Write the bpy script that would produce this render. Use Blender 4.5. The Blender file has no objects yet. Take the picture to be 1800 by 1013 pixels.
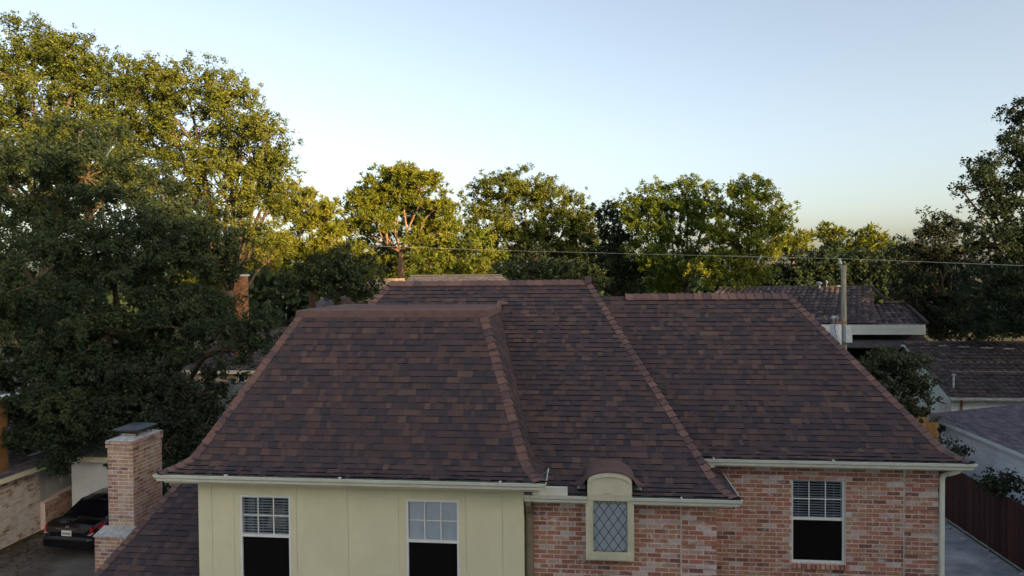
import bpy, math, random
import numpy as np
from mathutils import Vector, Matrix

# ---------------------------------------------------------------- camera, sky, sun, exposure
sc = bpy.context.scene
CAM_Z = 8.6
YAW, PITCH, ROLL = math.radians(5.9), math.radians(1.17), 0.008
F = 1200.0                      # focal length in photo pixels (1800 wide)
fwd = Vector((-math.sin(YAW) * math.cos(PITCH), math.cos(YAW) * math.cos(PITCH), -math.sin(PITCH)))
rgt = Vector((math.cos(YAW), math.sin(YAW), 0))
upv = rgt.cross(fwd)
rgt2 = rgt * math.cos(ROLL) - upv * math.sin(ROLL)
upv2 = upv * math.cos(ROLL) + rgt * math.sin(ROLL)
cd = bpy.data.cameras.new('camera')
cd.sensor_width = 36.0
cd.lens = 36.0 * F / 1800.0
cd.clip_start, cd.clip_end = 0.1, 2000
cam = bpy.data.objects.new('camera', cd)
sc.collection.objects.link(cam)
m = Matrix((rgt2, upv2, -fwd)).transposed().to_4x4()
m.translation = Vector((0, 0, CAM_Z))
cam.matrix_world = m
sc.camera = cam

SUN_AZ = math.radians(132)      # clockwise from +Y : behind the camera, to the right
SUN_EL = math.radians(8.0)
world = bpy.data.worlds.new('World')
sc.world = world
world.use_nodes = True
wn, wl = world.node_tree.nodes, world.node_tree.links
bg = wn['Background']
sky = wn.new('ShaderNodeTexSky')
sky.sky_type = 'NISHITA'
sky.sun_disc = False
sky.sun_elevation = SUN_EL
sky.sun_rotation = SUN_AZ
sky.altitude = 0
sky.air_density, sky.dust_density, sky.ozone_density = 0.7, 3.1, 0.3
hs = wn.new('ShaderNodeHueSaturation')
hs.inputs['Saturation'].default_value = 0.74
wl.new(sky.outputs[0], hs.inputs['Color'])
wl.new(hs.outputs[0], bg.inputs[0])
bg.inputs[1].default_value = 0.14

sl = bpy.data.lights.new('sun', 'SUN')
sl.energy = 5.0
sl.angle = math.radians(0.6)
sl.color = (1.0, 0.62, 0.24)
sun = bpy.data.objects.new('sun', sl)
sc.collection.objects.link(sun)
S = Vector((math.sin(SUN_AZ) * math.cos(SUN_EL), math.cos(SUN_AZ) * math.cos(SUN_EL), math.sin(SUN_EL)))
sun.rotation_euler = (-S).to_track_quat('-Z', 'Y').to_euler()
sun.location = S * 60

vs = sc.view_settings
vs.view_transform = 'Standard'
vs.look = 'None'
vs.exposure = 1.55
vs.gamma = 1.0
vs.use_curve_mapping = False
sc.cycles.max_bounces = 6
sc.cycles.diffuse_bounces = 3
sc.cycles.transparent_max_bounces = 12

# ---------------------------------------------------------------- helpers
COL = sc.collection
random.seed(7)
HZ = CAM_Z


def cp(x, y, d):
    """world point that the photo shows at pixel (x, y), d metres along the view axis"""
    return Vector((0, 0, CAM_Z)) + fwd * d + rgt2 * ((x - 900) / F * d) + upv2 * ((506.5 - y) / F * d)


def tag(o, label=None, cat=None, group=None, kind=None):
    if label: o['label'] = label
    if cat: o['category'] = cat
    if group: o['group'] = group
    if kind: o['kind'] = kind
    return o


def empty(name, loc=(0, 0, 0), parent=None):
    o = bpy.data.objects.new(name, None)
    o.location = loc
    o.empty_display_size = 0.2
    COL.objects.link(o)
    if parent: o.parent = parent
    return o


class MB:
    """collects faces; build() links them as one mesh object"""
    def __init__(s):
        s.v, s.f, s.t, s.m = [], [], [], []

    def face(s, pts, tint=0.5, mi=0):
        n = len(s.v)
        s.v.extend([tuple(p) for p in pts])
        s.f.append(tuple(range(n, n + len(pts))))
        s.t.append(tint); s.m.append(mi)

    def mesh(s, verts, faces, tint=0.5, mi=0):
        n = len(s.v)
        s.v.extend([tuple(p) for p in verts])
        for f in faces:
            s.f.append(tuple(i + n for i in f)); s.t.append(tint); s.m.append(mi)

    def box(s, x0, x1, y0, y1, z0, z1, tint=0.5, mi=0):
        s.obox(Vector(((x0 + x1) / 2, (y0 + y1) / 2, (z0 + z1) / 2)), Vector((1, 0, 0)), Vector((0, 1, 0)), Vector((0, 0, 1)),
               (x1 - x0) / 2, (y1 - y0) / 2, (z1 - z0) / 2, tint, mi)

    def obox(s, c, u, w, n, hu, hw, hn, tint=0.5, mi=0):
        vs_ = [c + u * (a * hu) + w * (b * hw) + n * (k * hn) for k in (-1, 1) for b in (-1, 1) for a in (-1, 1)]
        s.mesh(vs_, [(0, 2, 3, 1), (4, 5, 7, 6), (0, 1, 5, 4), (2, 6, 7, 3), (0, 4, 6, 2), (1, 3, 7, 5)], tint, mi)

    def tube(s, pts, radii, sides=6, tint=0.5, cap=True, mi=0):
        pts = [Vector(p) for p in pts]
        rings = []
        n0 = len(s.v)
        for i, p in enumerate(pts):
            d = (pts[min(i + 1, len(pts) - 1)] - pts[max(i - 1, 0)])
            if d.length < 1e-6: d = Vector((0, 0, 1))
            d.normalize()
            a = d.cross(Vector((0, 0, 1)) if abs(d.z) < 0.9 else Vector((1, 0, 0))).normalized()
            b = d.cross(a)
            for k in range(sides):
                an = 2 * math.pi * k / sides
                s.v.append(tuple(p + (a * math.cos(an) + b * math.sin(an)) * radii[i]))
        for i in range(len(pts) - 1):
            for k in range(sides):
                k2 = (k + 1) % sides
                s.f.append((n0 + i * sides + k, n0 + (i + 1) * sides + k, n0 + (i + 1) * sides + k2, n0 + i * sides + k2))
                s.t.append(tint); s.m.append(mi)
        if cap:
            s.f.append(tuple(n0 + k for k in range(sides))); s.t.append(tint); s.m.append(mi)
            e = n0 + (len(pts) - 1) * sides
            s.f.append(tuple(e + k for k in reversed(range(sides)))); s.t.append(tint); s.m.append(mi)

    def build(s, name, mat, parent=None, smooth=False, kind=None):
        me = bpy.data.meshes.new(name)
        me.from_pydata(s.v, [], s.f)
        for mt in (mat if isinstance(mat, (list, tuple)) else [mat]):
            me.materials.append(mt)
        if len(s.f):
            at = me.attributes.new('tint', 'FLOAT', 'FACE')
            at.data.foreach_set('value', np.array(s.t, dtype=np.float32))
            if any(s.m): me.polygons.foreach_set('material_index', np.array(s.m, dtype=np.int32))
            if smooth: me.polygons.foreach_set('use_smooth', np.ones(len(s.f), dtype=bool))
        me.update()
        o = bpy.data.objects.new(name, me)
        COL.objects.link(o)
        if parent: o.parent = parent
        if kind: o['kind'] = kind
        return o


def one_box(name, mat, parent, x0, x1, y0, y1, z0, z1, tint=0.5):
    b = MB(); b.box(x0, x1, y0, y1, z0, z1, tint)
    return b.build(name, mat, parent)


# ---------------------------------------------------------------- materials
def mat_base(name):
    mt = bpy.data.materials.new(name); mt.use_nodes = True
    n, l = mt.node_tree.nodes, mt.node_tree.links
    return mt, n, l, n['Principled BSDF']


def nd(n, t, **kw):
    x = n.new(t)
    for k, v in kw.items(): setattr(x, k, v)
    return x


def ramp(n, stops, interp='LINEAR'):
    r = n.new('ShaderNodeValToRGB')
    r.color_ramp.interpolation = interp
    el = r.color_ramp.elements
    while len(el) > 1: el.remove(el[-1])
    el[0].position = stops[0][0]; el[0].color = (*stops[0][1], 1)
    for p, c in stops[1:]:
        e = el.new(p); e.color = (*c, 1)
    return r


def mat(name, col, rough=0.7, noise=0.12, nscale=6.0, bump=0.0, bscale=40.0, metal=0.0, spec=0.3, col2=None, stretch=None):
    """plain colour with broken-up tone and fine relief"""
    mt, n, l, p = mat_base(name)
    tc = nd(n, 'ShaderNodeTexCoord')
    src = tc.outputs['Object']
    if stretch:
        mp = nd(n, 'ShaderNodeMapping'); mp.inputs['Scale'].default_value = stretch
        l.new(src, mp.inputs[0]); src = mp.outputs[0]
    nz = nd(n, 'ShaderNodeTexNoise'); nz.inputs['Scale'].default_value = nscale; nz.inputs['Detail'].default_value = 6
    nz.inputs['Roughness'].default_value = 0.65
    l.new(src, nz.inputs['Vector'])
    c2 = col2 if col2 else tuple(c * (1 - 2.2 * noise) for c in col)
    c1 = col if col2 else tuple(min(1, c * (1 + noise)) for c in col)
    r = ramp(n, [(0.32, c2), (0.68, c1)])
    l.new(nz.outputs['Fac'], r.inputs[0])
    l.new(r.outputs[0], p.inputs['Base Color'])
    p.inputs['Roughness'].default_value = rough
    p.inputs['Metallic'].default_value = metal
    p.inputs['Specular IOR Level'].default_value = spec
    if bump:
        nb = nd(n, 'ShaderNodeTexNoise'); nb.inputs['Scale'].default_value = bscale; nb.inputs['Detail'].default_value = 4
        l.new(src, nb.inputs['Vector'])
        b = nd(n, 'ShaderNodeBump'); b.inputs['Strength'].default_value = bump; b.inputs['Distance'].default_value = 0.02
        l.new(nb.outputs['Fac'], b.inputs['Height']); l.new(b.outputs[0], p.inputs['Normal'])
    return mt


def mat_tint(name, stops, rough=0.9, grain=0.35, gscale=120.0, spec=0.2, patch=None, bump=0.3):
    """colour chosen per piece by the 'tint' attribute, with grain and optional pale patches"""
    mt, n, l, p = mat_base(name)
    at = nd(n, 'ShaderNodeAttribute'); at.attribute_name = 'tint'
    r = ramp(n, stops)
    l.new(at.outputs['Fac'], r.inputs[0])
    tc = nd(n, 'ShaderNodeTexCoord')
    nz = nd(n, 'ShaderNodeTexNoise'); nz.inputs['Scale'].default_value = gscale; nz.inputs['Detail'].default_value = 3
    ge = nd(n, 'ShaderNodeNewGeometry')
    l.new(ge.outputs['Position'], nz.inputs['Vector'])
    mr = nd(n, 'ShaderNodeMapRange'); mr.inputs[1].default_value = 0.3; mr.inputs[2].default_value = 0.7
    mr.inputs[3].default_value = 1 - grain; mr.inputs[4].default_value = 1 + grain
    l.new(nz.outputs['Fac'], mr.inputs[0])
    mx = nd(n, 'ShaderNodeMix', data_type='RGBA', blend_type='MULTIPLY'); mx.inputs[0].default_value = 1
    l.new(r.outputs[0], mx.inputs[6]); l.new(mr.outputs[0], mx.inputs[7])
    out = mx.outputs[2]
    if patch:
        pc, pscale, lo, hi, amt = patch
        n2 = nd(n, 'ShaderNodeTexNoise'); n2.inputs['Scale'].default_value = pscale; n2.inputs['Detail'].default_value = 8
        n2.inputs['Roughness'].default_value = 0.72
        l.new(ge.outputs['Position'], n2.inputs['Vector'])
        m2 = nd(n, 'ShaderNodeMapRange'); m2.inputs[1].default_value = lo; m2.inputs[2].default_value = hi
        m2.inputs[3].default_value = 0; m2.inputs[4].default_value = amt
        l.new(n2.outputs['Fac'], m2.inputs[0])
        m3 = nd(n, 'ShaderNodeMix', data_type='RGBA'); l.new(m2.outputs[0], m3.inputs[0])
        l.new(out, m3.inputs[6]); m3.inputs[7].default_value = (*pc, 1)
        out = m3.outputs[2]
    l.new(out, p.inputs['Base Color'])
    p.inputs['Roughness'].default_value = rough
    p.inputs['Specular IOR Level'].default_value = spec
    if bump:
        b = nd(n, 'ShaderNodeBump'); b.inputs['Strength'].default_value = bump; b.inputs['Distance'].default_value = 0.006
        l.new(nz.outputs['Fac'], b.inputs['Height']); l.new(b.outputs[0], p.inputs['Normal'])
    return mt


def mat_leaf(name, c1, c2, c3, trans=0.35):
    mt, n, l, p = mat_base(name)
    at = nd(n, 'ShaderNodeAttribute'); at.attribute_name = 'tint'
    r = ramp(n, [(0.0, c1), (0.5, c2), (1.0, c3)])
    l.new(at.outputs['Fac'], r.inputs[0])
    l.new(r.outputs[0], p.inputs['Base Color'])
    p.inputs['Roughness'].default_value = 0.7
    p.inputs['Specular IOR Level'].default_value = 0.12
    tr = nd(n, 'ShaderNodeBsdfTranslucent'); l.new(r.outputs[0], tr.inputs[0])
    mx = nd(n, 'ShaderNodeMixShader'); mx.inputs[0].default_value = trans
    l.new(p.outputs[0], mx.inputs[1]); l.new(tr.outputs[0], mx.inputs[2])
    l.new(mx.outputs[0], n['Material Output'].inputs[0])
    return mt


def mat_glass(name, tintc=(0.9, 0.95, 1.0), refl=0.5):
    mt, n, l, p = mat_base(name)
    g = nd(n, 'ShaderNodeBsdfGlossy'); g.inputs['Roughness'].default_value = 0.03
    t = nd(n, 'ShaderNodeBsdfTransparent'); t.inputs[0].default_value = (*tintc, 1)
    fr = nd(n, 'ShaderNodeFresnel'); fr.inputs[0].default_value = 1.5
    mm = nd(n, 'ShaderNodeMath', operation='MULTIPLY_ADD'); l.new(fr.outputs[0], mm.inputs[0])
    mm.inputs[1].default_value = 0.8; mm.inputs[2].default_value = 0.0
    mx = nd(n, 'ShaderNodeMixShader'); l.new(mm.outputs[0], mx.inputs[0])
    l.new(t.outputs[0], mx.inputs[1]); l.new(g.outputs[0], mx.inputs[2])
    l.new(mx.outputs[0], n['Material Output'].inputs[0])
    return mt


M = {}
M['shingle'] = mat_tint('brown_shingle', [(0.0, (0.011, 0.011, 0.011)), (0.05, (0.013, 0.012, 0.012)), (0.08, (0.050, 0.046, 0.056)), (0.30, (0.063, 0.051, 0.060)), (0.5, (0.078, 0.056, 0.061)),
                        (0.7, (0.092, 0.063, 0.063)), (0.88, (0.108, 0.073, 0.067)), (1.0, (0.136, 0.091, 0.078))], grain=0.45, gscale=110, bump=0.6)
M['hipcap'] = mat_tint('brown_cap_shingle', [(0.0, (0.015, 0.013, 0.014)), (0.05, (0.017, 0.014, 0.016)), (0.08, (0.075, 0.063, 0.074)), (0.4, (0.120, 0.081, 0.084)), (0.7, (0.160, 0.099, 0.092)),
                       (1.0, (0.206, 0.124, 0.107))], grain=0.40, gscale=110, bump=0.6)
M['under'] = mat('roof_underlay', (0.03, 0.024, 0.024), 0.95)
M['deck'] = mat('granulated_roll_roofing', (0.165, 0.105, 0.094), 0.95, noise=0.10, nscale=9, bump=0.4, bscale=160)
M['cream_metal'] = mat('cream_painted_metal', (0.76, 0.77, 0.68), 0.38, noise=0.05, nscale=4, spec=0.5)
M['gutter_in'] = mat('gutter_inside', (0.30, 0.33, 0.31), 0.6, noise=0.25, nscale=9)
M['cream'] = mat('cream_wood_trim', (0.64, 0.61, 0.46), 0.6, noise=0.06, nscale=3, bump=0.1)
M['siding'] = mat('cream_siding', (0.79, 0.755, 0.53), 0.75, noise=0.035, nscale=1.6, bump=0.25, bscale=70, stretch=(1.0, 1.0, 0.6))
M['taupe'] = mat('taupe_metal', (0.25, 0.22, 0.165), 0.5, noise=0.08)
M['white'] = mat('white_window_frame', (0.84, 0.86, 0.86), 0.45, noise=0.04)
M['blind'] = mat('white_blind', (0.70, 0.74, 0.77), 0.6, noise=0.03)
M['screen'] = mat('black_solar_screen', (0.007, 0.007, 0.008), 0.9, noise=0.2, nscale=60, spec=0.1)
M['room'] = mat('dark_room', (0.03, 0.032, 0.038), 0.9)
M['curtain'] = mat('grey_curtain', (0.28, 0.31, 0.35), 0.9, noise=0.2, stretch=(9, 9, 0.6))
M['lamp'] = mat('lamp_shade_fabric', (0.62, 0.57, 0.40), 0.8, noise=0.05)
M['glass'] = mat_glass('window_glass')
M['lead'] = mat('lead_came', (0.03, 0.04, 0.06), 0.5)
M['brick'] = mat_tint('weathered_red_brick', [(0.0, (0.177, 0.098, 0.086)), (0.2, (0.330, 0.147, 0.112)), (0.45, (0.437, 0.194, 0.137)), (0.65, (0.460, 0.250, 0.166)),
                      (0.82, (0.413, 0.294, 0.202)), (0.90, (0.484, 0.338, 0.305)), (1.0, (0.637, 0.562, 0.559))], grain=0.28, gscale=60,
                      patch=((0.779, 0.775, 0.793), 6.5, 0.535, 0.70, 0.75), bump=0.6)
M['mortar'] = mat('pale_mortar', (0.76, 0.66, 0.58), 0.95, noise=0.12, nscale=14, bump=0.4)
M['chbrick'] = mat_tint('pale_chimney_brick', [(0.0, (0.165, 0.101, 0.086)), (0.2, (0.319, 0.168, 0.127)), (0.45, (0.407, 0.224, 0.161)), (0.7, (0.440, 0.302, 0.196)),
                        (1.0, (0.495, 0.370, 0.310))], grain=0.22, gscale=60, patch=((0.605, 0.549, 0.529), 4.0, 0.45, 0.66, 0.7), bump=0.6)
M['whitebrick'] = mat_tint('whitewashed_brick', [(0.0, (0.242, 0.134, 0.092)), (0.3, (0.374, 0.224, 0.149)), (0.5, (0.484, 0.414, 0.356)), (1.0, (0.605, 0.582, 0.552))],
                           grain=0.25, gscale=40, patch=((0.660, 0.650, 0.632), 3.0, 0.42, 0.58, 0.85), bump=0.5)
M['concrete'] = mat('pale_concrete', (0.36, 0.36, 0.37), 0.9, noise=0.16, nscale=2.5, bump=0.25)
M['cap_concrete'] = mat('chimney_cap_mortar', (0.46, 0.46, 0.46), 0.9, noise=0.15, nscale=8, bump=0.3)
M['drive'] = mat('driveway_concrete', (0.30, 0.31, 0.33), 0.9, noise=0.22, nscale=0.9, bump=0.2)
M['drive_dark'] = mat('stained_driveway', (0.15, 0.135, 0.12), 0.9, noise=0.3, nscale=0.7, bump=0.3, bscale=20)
M['ground'] = mat('lawn_and_leaf_litter', (0.075, 0.075, 0.042), 1.0, nscale=0.4, bump=0.5, bscale=8, col2=(0.05, 0.052, 0.028))
M['street'] = mat('asphalt', (0.06, 0.06, 0.062), 0.95, noise=0.15, nscale=1.0, bump=0.2)
M['black_metal'] = mat('black_metal', (0.045, 0.055, 0.075), 0.35, noise=0.15, spec=0.5)
M['galv'] = mat('galvanised_metal', (0.42, 0.44, 0.46), 0.45, noise=0.15, metal=0.3)
M['fence_dark'] = mat_tint('stained_fence_board', [(0, (0.040, 0.017, 0.016)), (1, (0.068, 0.028, 0.024))], grain=0.3, gscale=18)
M['fence_tan'] = mat_tint('cedar_fence_board', [(0, (0.34, 0.19, 0.07)), (1, (0.46, 0.27, 0.11))], grain=0.2, gscale=14)
M['wood_orange'] = mat('stained_plywood', (0.20, 0.105, 0.042), 0.8, noise=0.15, nscale=2)
M['white_wall'] = mat('white_painted_wall', (0.62, 0.65, 0.66), 0.75, noise=0.07, nscale=1.6, bump=0.15)
M['white_brick'] = mat('white_painted_masonry', (0.78, 0.81, 0.85), 0.8, noise=0.06, nscale=3, bump=0.2, bscale=30)
M['white_siding'] = mat('pale_lap_siding', (0.60, 0.64, 0.60), 0.7, noise=0.06, nscale=2)
M['pole'] = mat('weathered_pole_wood', (0.28, 0.265, 0.20), 0.9, noise=0.22, nscale=3, bump=0.4, stretch=(8, 8, 0.5))
M['tile'] = mat_tint('grey_brown_roof_tile', [(0, (0.040, 0.036, 0.042)), (0.6, (0.075, 0.062, 0.068)), (1, (0.12, 0.095, 0.10))], grain=0.5, gscale=7, bump=0.2)
M['tile2'] = mat_tint('dark_brown_roof_tile', [(0, (0.030, 0.027, 0.031)), (1, (0.058, 0.048, 0.052))], grain=0.55, gscale=4, bump=0.2)
M['grey_shingle'] = mat_tint('grey_purple_shingle', [(0, (0.085, 0.078, 0.10)), (1, (0.20, 0.175, 0.205))], grain=0.3, gscale=30)
M['tan_shingle'] = mat_tint('tan_shingle', [(0, (0.22, 0.17, 0.13)), (1, (0.32, 0.25, 0.19))], grain=0.25, gscale=10)
M['green_shingle'] = mat_tint('grey_green_shingle', [(0, (0.10, 0.115, 0.11)), (1, (0.17, 0.19, 0.18))], grain=0.25, gscale=10)
M['tan_wall'] = mat('tan_stucco', (0.46, 0.37, 0.26), 0.85, noise=0.08, nscale=2)
M['bark'] = mat('oak_bark', (0.095, 0.072, 0.050), 0.95, noise=0.3, nscale=3, bump=0.8, bscale=14, stretch=(3, 3, 0.6))
M['pinebark'] = mat('pine_bark', (0.20, 0.125, 0.080), 0.95, noise=0.3, nscale=3, bump=0.8, bscale=12, stretch=(3, 3, 0.7))
M['car'] = mat('black_car_paint', (0.006, 0.006, 0.008), 0.12, noise=0.02, spec=0.7)
M['carglass'] = mat('dark_car_glass', (0.008, 0.009, 0.011), 0.05, noise=0.0, spec=0.8)
M['red'] = mat('red_tail_lamp', (0.45, 0.012, 0.02), 0.2, noise=0.1, nscale=20, spec=0.6)
M['clear'] = mat('clear_lamp_lens', (0.55, 0.53, 0.53), 0.2, noise=0.1, nscale=20, spec=0.6)
M['chrome'] = mat('chrome', (0.7, 0.7, 0.72), 0.15, noise=0.02, metal=1.0)
M['tyre'] = mat('tyre_rubber', (0.02, 0.02, 0.02), 0.85)
M['plate'] = mat('licence_plate', (0.68, 0.68, 0.62), 0.5, noise=0.04)
M['ink'] = mat('dark_ink', (0.05, 0.06, 0.11), 0.6)
M['trans'] = mat('transformer_paint', (0.52, 0.57, 0.60), 0.5, noise=0.12, nscale=5)
M['rust_and_sun_orange'] = mat('rust_and_sun_orange', (0.28, 0.13, 0.06), 0.9, noise=0.3)
M['wire'] = mat('aluminium_wire', (0.50, 0.48, 0.42), 0.5)
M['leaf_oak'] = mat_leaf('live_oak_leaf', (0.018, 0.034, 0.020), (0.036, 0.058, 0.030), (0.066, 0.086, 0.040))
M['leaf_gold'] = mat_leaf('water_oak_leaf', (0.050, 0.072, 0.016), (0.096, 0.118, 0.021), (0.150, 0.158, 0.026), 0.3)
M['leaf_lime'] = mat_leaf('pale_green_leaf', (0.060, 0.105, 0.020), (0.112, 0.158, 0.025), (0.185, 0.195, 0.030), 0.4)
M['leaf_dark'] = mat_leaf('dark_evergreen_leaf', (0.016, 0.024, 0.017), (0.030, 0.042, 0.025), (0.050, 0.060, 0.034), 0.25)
M['needle'] = mat_leaf('pine_needle', (0.062, 0.092, 0.015), (0.115, 0.138, 0.018), (0.180, 0.178, 0.022), 0.3)
M['leaf_bush'] = mat_leaf('broad_bush_leaf', (0.030, 0.048, 0.024), (0.062, 0.080, 0.036), (0.14, 0.14, 0.085), 0.25)

# ---------------------------------------------------------------- ground
g = MB(); g.face([(-900, -300, 0), (900, -300, 0), (900, 1200, 0), (-900, 1200, 0)])
tag(g.build('ground', M['ground']), kind='structure')
g = MB(); g.box(6.5, 12.3, 2, 44, -0.1, 0.03)
tag(g.build('driveway', M['drive']), kind='structure')
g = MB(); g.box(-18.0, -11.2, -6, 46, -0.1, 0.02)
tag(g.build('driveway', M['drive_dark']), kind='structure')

# ---------------------------------------------------------------- the house
house = empty('house', (0, 15, 0))
tag(house, 'two storey cream and red brick house under a brown shingled bell-cast hip roof', 'house')
HOUSE_SHIFT = Vector((0, 15, 0))


def hb(b, name, mt, parent=None, **kw):
    """build in world coordinates, parent to the house (or a part of it) without moving"""
    o = b.build(name, mt, None, **kw)
    par = parent or house
    o.parent = par
    o.matrix_parent_inverse = Matrix.Translation(-HOUSE_SHIFT) if par is house else Matrix()
    return o


def hbox(name, mt, parent, *a, tint=0.5):
    b = MB(); b.box(*a, tint=tint)
    return hb(b, name, mt, parent)


EXPO = 0.127        # shingle exposure


class Roof:
    """hip roof block with a bell-cast profile: eave rectangle, top rectangle, shared height profile g(t)"""
    def __init__(s, e, t, ze, zt, flare):
        s.e, s.tp, s.ze, s.zt = e, t, ze, zt
        run = t[2] - e[2]
        rise = zt - ze
        r = z = 0.0
        pts = [(0.0, 0.0)]
        for a in flare:
            r += EXPO * math.cos(math.radians(a)); z += EXPO * math.sin(math.radians(a))
            pts.append((r, z))
        pts.append((run, rise))
        s.ts = [p[0] / run for p in pts]
        s.zs = [p[1] for p in pts]

    def g(s, t): return s.ze + float(np.interp(t, s.ts, s.zs))

    def rect(s, t): return [s.e[i] + (s.tp[i] - s.e[i]) * t for i in range(4)]

    def run(s, face):
        e, t = s.e, s.tp
        return {'front': t[2] - e[2], 'back': e[3] - t[3], 'left': t[0] - e[0], 'right': e[1] - t[1]}[face]

    def pt(s, face, u, t):
        x0, x1, y0, y1 = s.rect(t)
        z = s.g(t)
        if face == 'front': return Vector((u, y0, z))
        if face == 'back': return Vector((u, y1, z))
        if face == 'left': return Vector((x0, u, z))
        return Vector((x1, u, z))

    def lim(s, face, t):
        x0, x1, y0, y1 = s.rect(t)
        return (x0, x1) if face in ('front', 'back') else (y0, y1)

    def nrm(s, face, t):
        dt = 0.004
        t0, t1 = max(0, t - dt), min(1, t + dt)
        dz = (s.g(t1) - s.g(t0)) / (t1 - t0); r = s.run(face)
        h = {'front': (0, -1), 'back': (0, 1), 'left': (-1, 0), 'right': (1, 0)}[face]
        return Vector((h[0] * dz, h[1] * dz, r)).normalized()

    def courses(s, face):
        tt = np.linspace(0, 1, 1500); zz = np.interp(tt, s.ts, s.zs); r = s.run(face)
        L = np.concatenate([[0], np.cumsum(np.hypot(np.diff(tt) * r, np.diff(zz)))])
        n = int(L[-1] / EXPO)
        ss = [i * EXPO for i in range(n + 1)]
        if L[-1] - ss[-1] > 0.03: ss.append(L[-1])
        return [float(np.interp(a, L, tt)) for a in ss]

    def height(s, x, y):
        e, t = s.e, s.tp
        if x < e[0] or x > e[1] or y < e[2] or y > e[3]: return -1
        c = [(y - e[2]) / s.run('front'), (e[3] - y) / s.run('back'), (x - e[0]) / s.run('left') if s.run('left') > 0 else 9,
             (e[1] - x) / s.run('right') if s.run('right') > 0 else 9]
        return s.g(min(1.0, min(c)))


Z = lambda H: CAM_Z - H
R_left = Roof((-7.29, -0.69, 11.03, 20.4), (-5.55, -1.87, 13.0, 15.6), Z(3.385), Z(0.72), [12, 20, 31, 46])
R_main = Roof((-7.0, 2.49, 11.43, 20.1), (-4.54, 0.17, 15.75, 15.76), Z(3.705), Z(0.20), [11, 17, 24, 32])
R_right = Roof((-1.2, 6.79, 12.73, 18.8), (0.0, 4.60, 15.75, 15.76), Z(3.385), Z(0.53), [13, 19, 28])
R_wing = Roof((-9.63, -6.0, 12.13, 17.1), (-8.58, -5.9, 14.62, 14.63), 2.6, 4.6, [])
R_wing.run_ = None
BLOCKS = [R_left, R_main, R_right, R_wing]


def hidden(p, blk, eps=0.03):
    for b in BLOCKS:
        if b is not blk and b.height(p.x, p.y) > p.z + eps: return True
    return False


def inwall(p):
    return -6.84 < p.x < -1.01 and 11.45 < p.y < 18 and p.z < 5.2


pieces_sh = []      # (projected size, verts, faces, tint, part)
rs = random.Random(3)


def proj(p):
    d = p - Vector((0, 0, CAM_Z))
    z = d.dot(fwd)
    if z < 1: return None
    return 900 + F * d.dot(rgt2) / z, 506.5 - F * d.dot(upv2) / z, z


def shingle_face(blk, face, part):
    tl = blk.courses(face)
    for i in range(len(tl) - 1):
        t0, t1 = tl[i], tl[i + 1]
        tm = (t0 + t1) / 2
        n = blk.nrm(face, tm)
        a0, b0 = blk.lim(face, t0); a1, b1 = blk.lim(face, t1)
        a, b = min(a0, a1), max(b0, b1)
        u = a - rs.random() * 0.3
        run_tint = rs.random()
        while u < b:
            w = rs.choice((0.07, 0.09, 0.11, 0.13, 0.15, 0.19)) * rs.uniform(0.9, 1.1)
            if rs.random() < 0.9: run_tint = rs.betavariate(1.1, 1.35)
            tint = 0.1 + 0.9 * min(1, max(0, run_tint + rs.uniform(-0.07, 0.07)))
            thick = rs.choice((0.004, 0.013, 0.018)) + rs.uniform(0, 0.003)
            l0, r0, l1, r1 = max(u, a0), min(u + w, b0), max(u, a1), min(u + w, b1)
            u += w
            if r0 - l0 < 0.01: continue
            if r1 < l1: l1 = r1 = min(max((l1 + r1) / 2, a1), b1)
            sk = rs.uniform(-0.0015, 0.0015)
            P0, P1 = blk.pt(face, l0, t0), blk.pt(face, r0, t0)
            Q0, Q1 = blk.pt(face, l1, t1), blk.pt(face, r1, t1)
            mid = (P0 + P1 + Q0 + Q1) / 4
            if hidden(mid, blk) and all(hidden(q_, blk, -0.01) for q_ in (P0, P1, Q0, Q1)): continue
            if inwall(mid): continue
            dn = (P0 - Q0)
            if dn.length > 1e-5: dn = dn.normalized() * (0.006 + sk)
            vs_ = [P0 + n * (0.006 + thick) + dn, P1 + n * (0.006 + thick) + dn, Q1 + n * 0.004, Q0 + n * 0.004, P0 - n * 0.002 + dn, P1 - n * 0.002 + dn]
            if face in ('front', 'right'):
                fs = [(0, 1, 2, 3), (4, 5, 1, 0), (4, 0, 3), (5, 2, 1)]
            else:
                fs = [(3, 2, 1, 0), (0, 1, 5, 4), (3, 0, 4), (1, 2, 5)]
            ps = proj(mid)
            size = 0
            if ps and -20 < ps[0] < 1820 and -20 < ps[1] < 1030:
                ct = (Vector((0, 0, CAM_Z)) - mid).normalized().dot(n)
                if ct > 0 and face in ('front', 'right'): size = (r0 - l0) * EXPO * ct / ps[2] ** 2
            pieces_sh.append((size, vs_, fs, (tint, 0.0 if thick > 0.01 else 0.16), part))  # asphalt-black cut edge on thick tabs also paints the course shadow line


def deck_face(b, blk, face, off=0.004):
    nt, nu = 40, 30
    tl = [i / nt for i in range(nt + 1)]
    tl = sorted(set(tl + [t for t in blk.ts if t < 1]))
    for i in range(len(tl) - 1):
        t0, t1 = tl[i], tl[i + 1]
        a0, b0 = blk.lim(face, t0); a1, b1 = blk.lim(face, t1)
        for k in range(nu):
            q = []
            for (tt, aa, bb, kk) in ((t0, a0, b0, k), (t0, a0, b0, k + 1), (t1, a1, b1, k + 1), (t1, a1, b1, k)):
                q.append(blk.pt(face, aa + (bb - aa) * kk / nu, tt))
            c = (q[0] + q[1] + q[2] + q[3]) / 4
            if hidden(c, blk, 0.12) or inwall(c): continue
            n = blk.nrm(face, (t0 + t1) / 2)
            b.face([p - n * off for p in (q if face in ('front', 'right') else q[::-1])])


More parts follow.
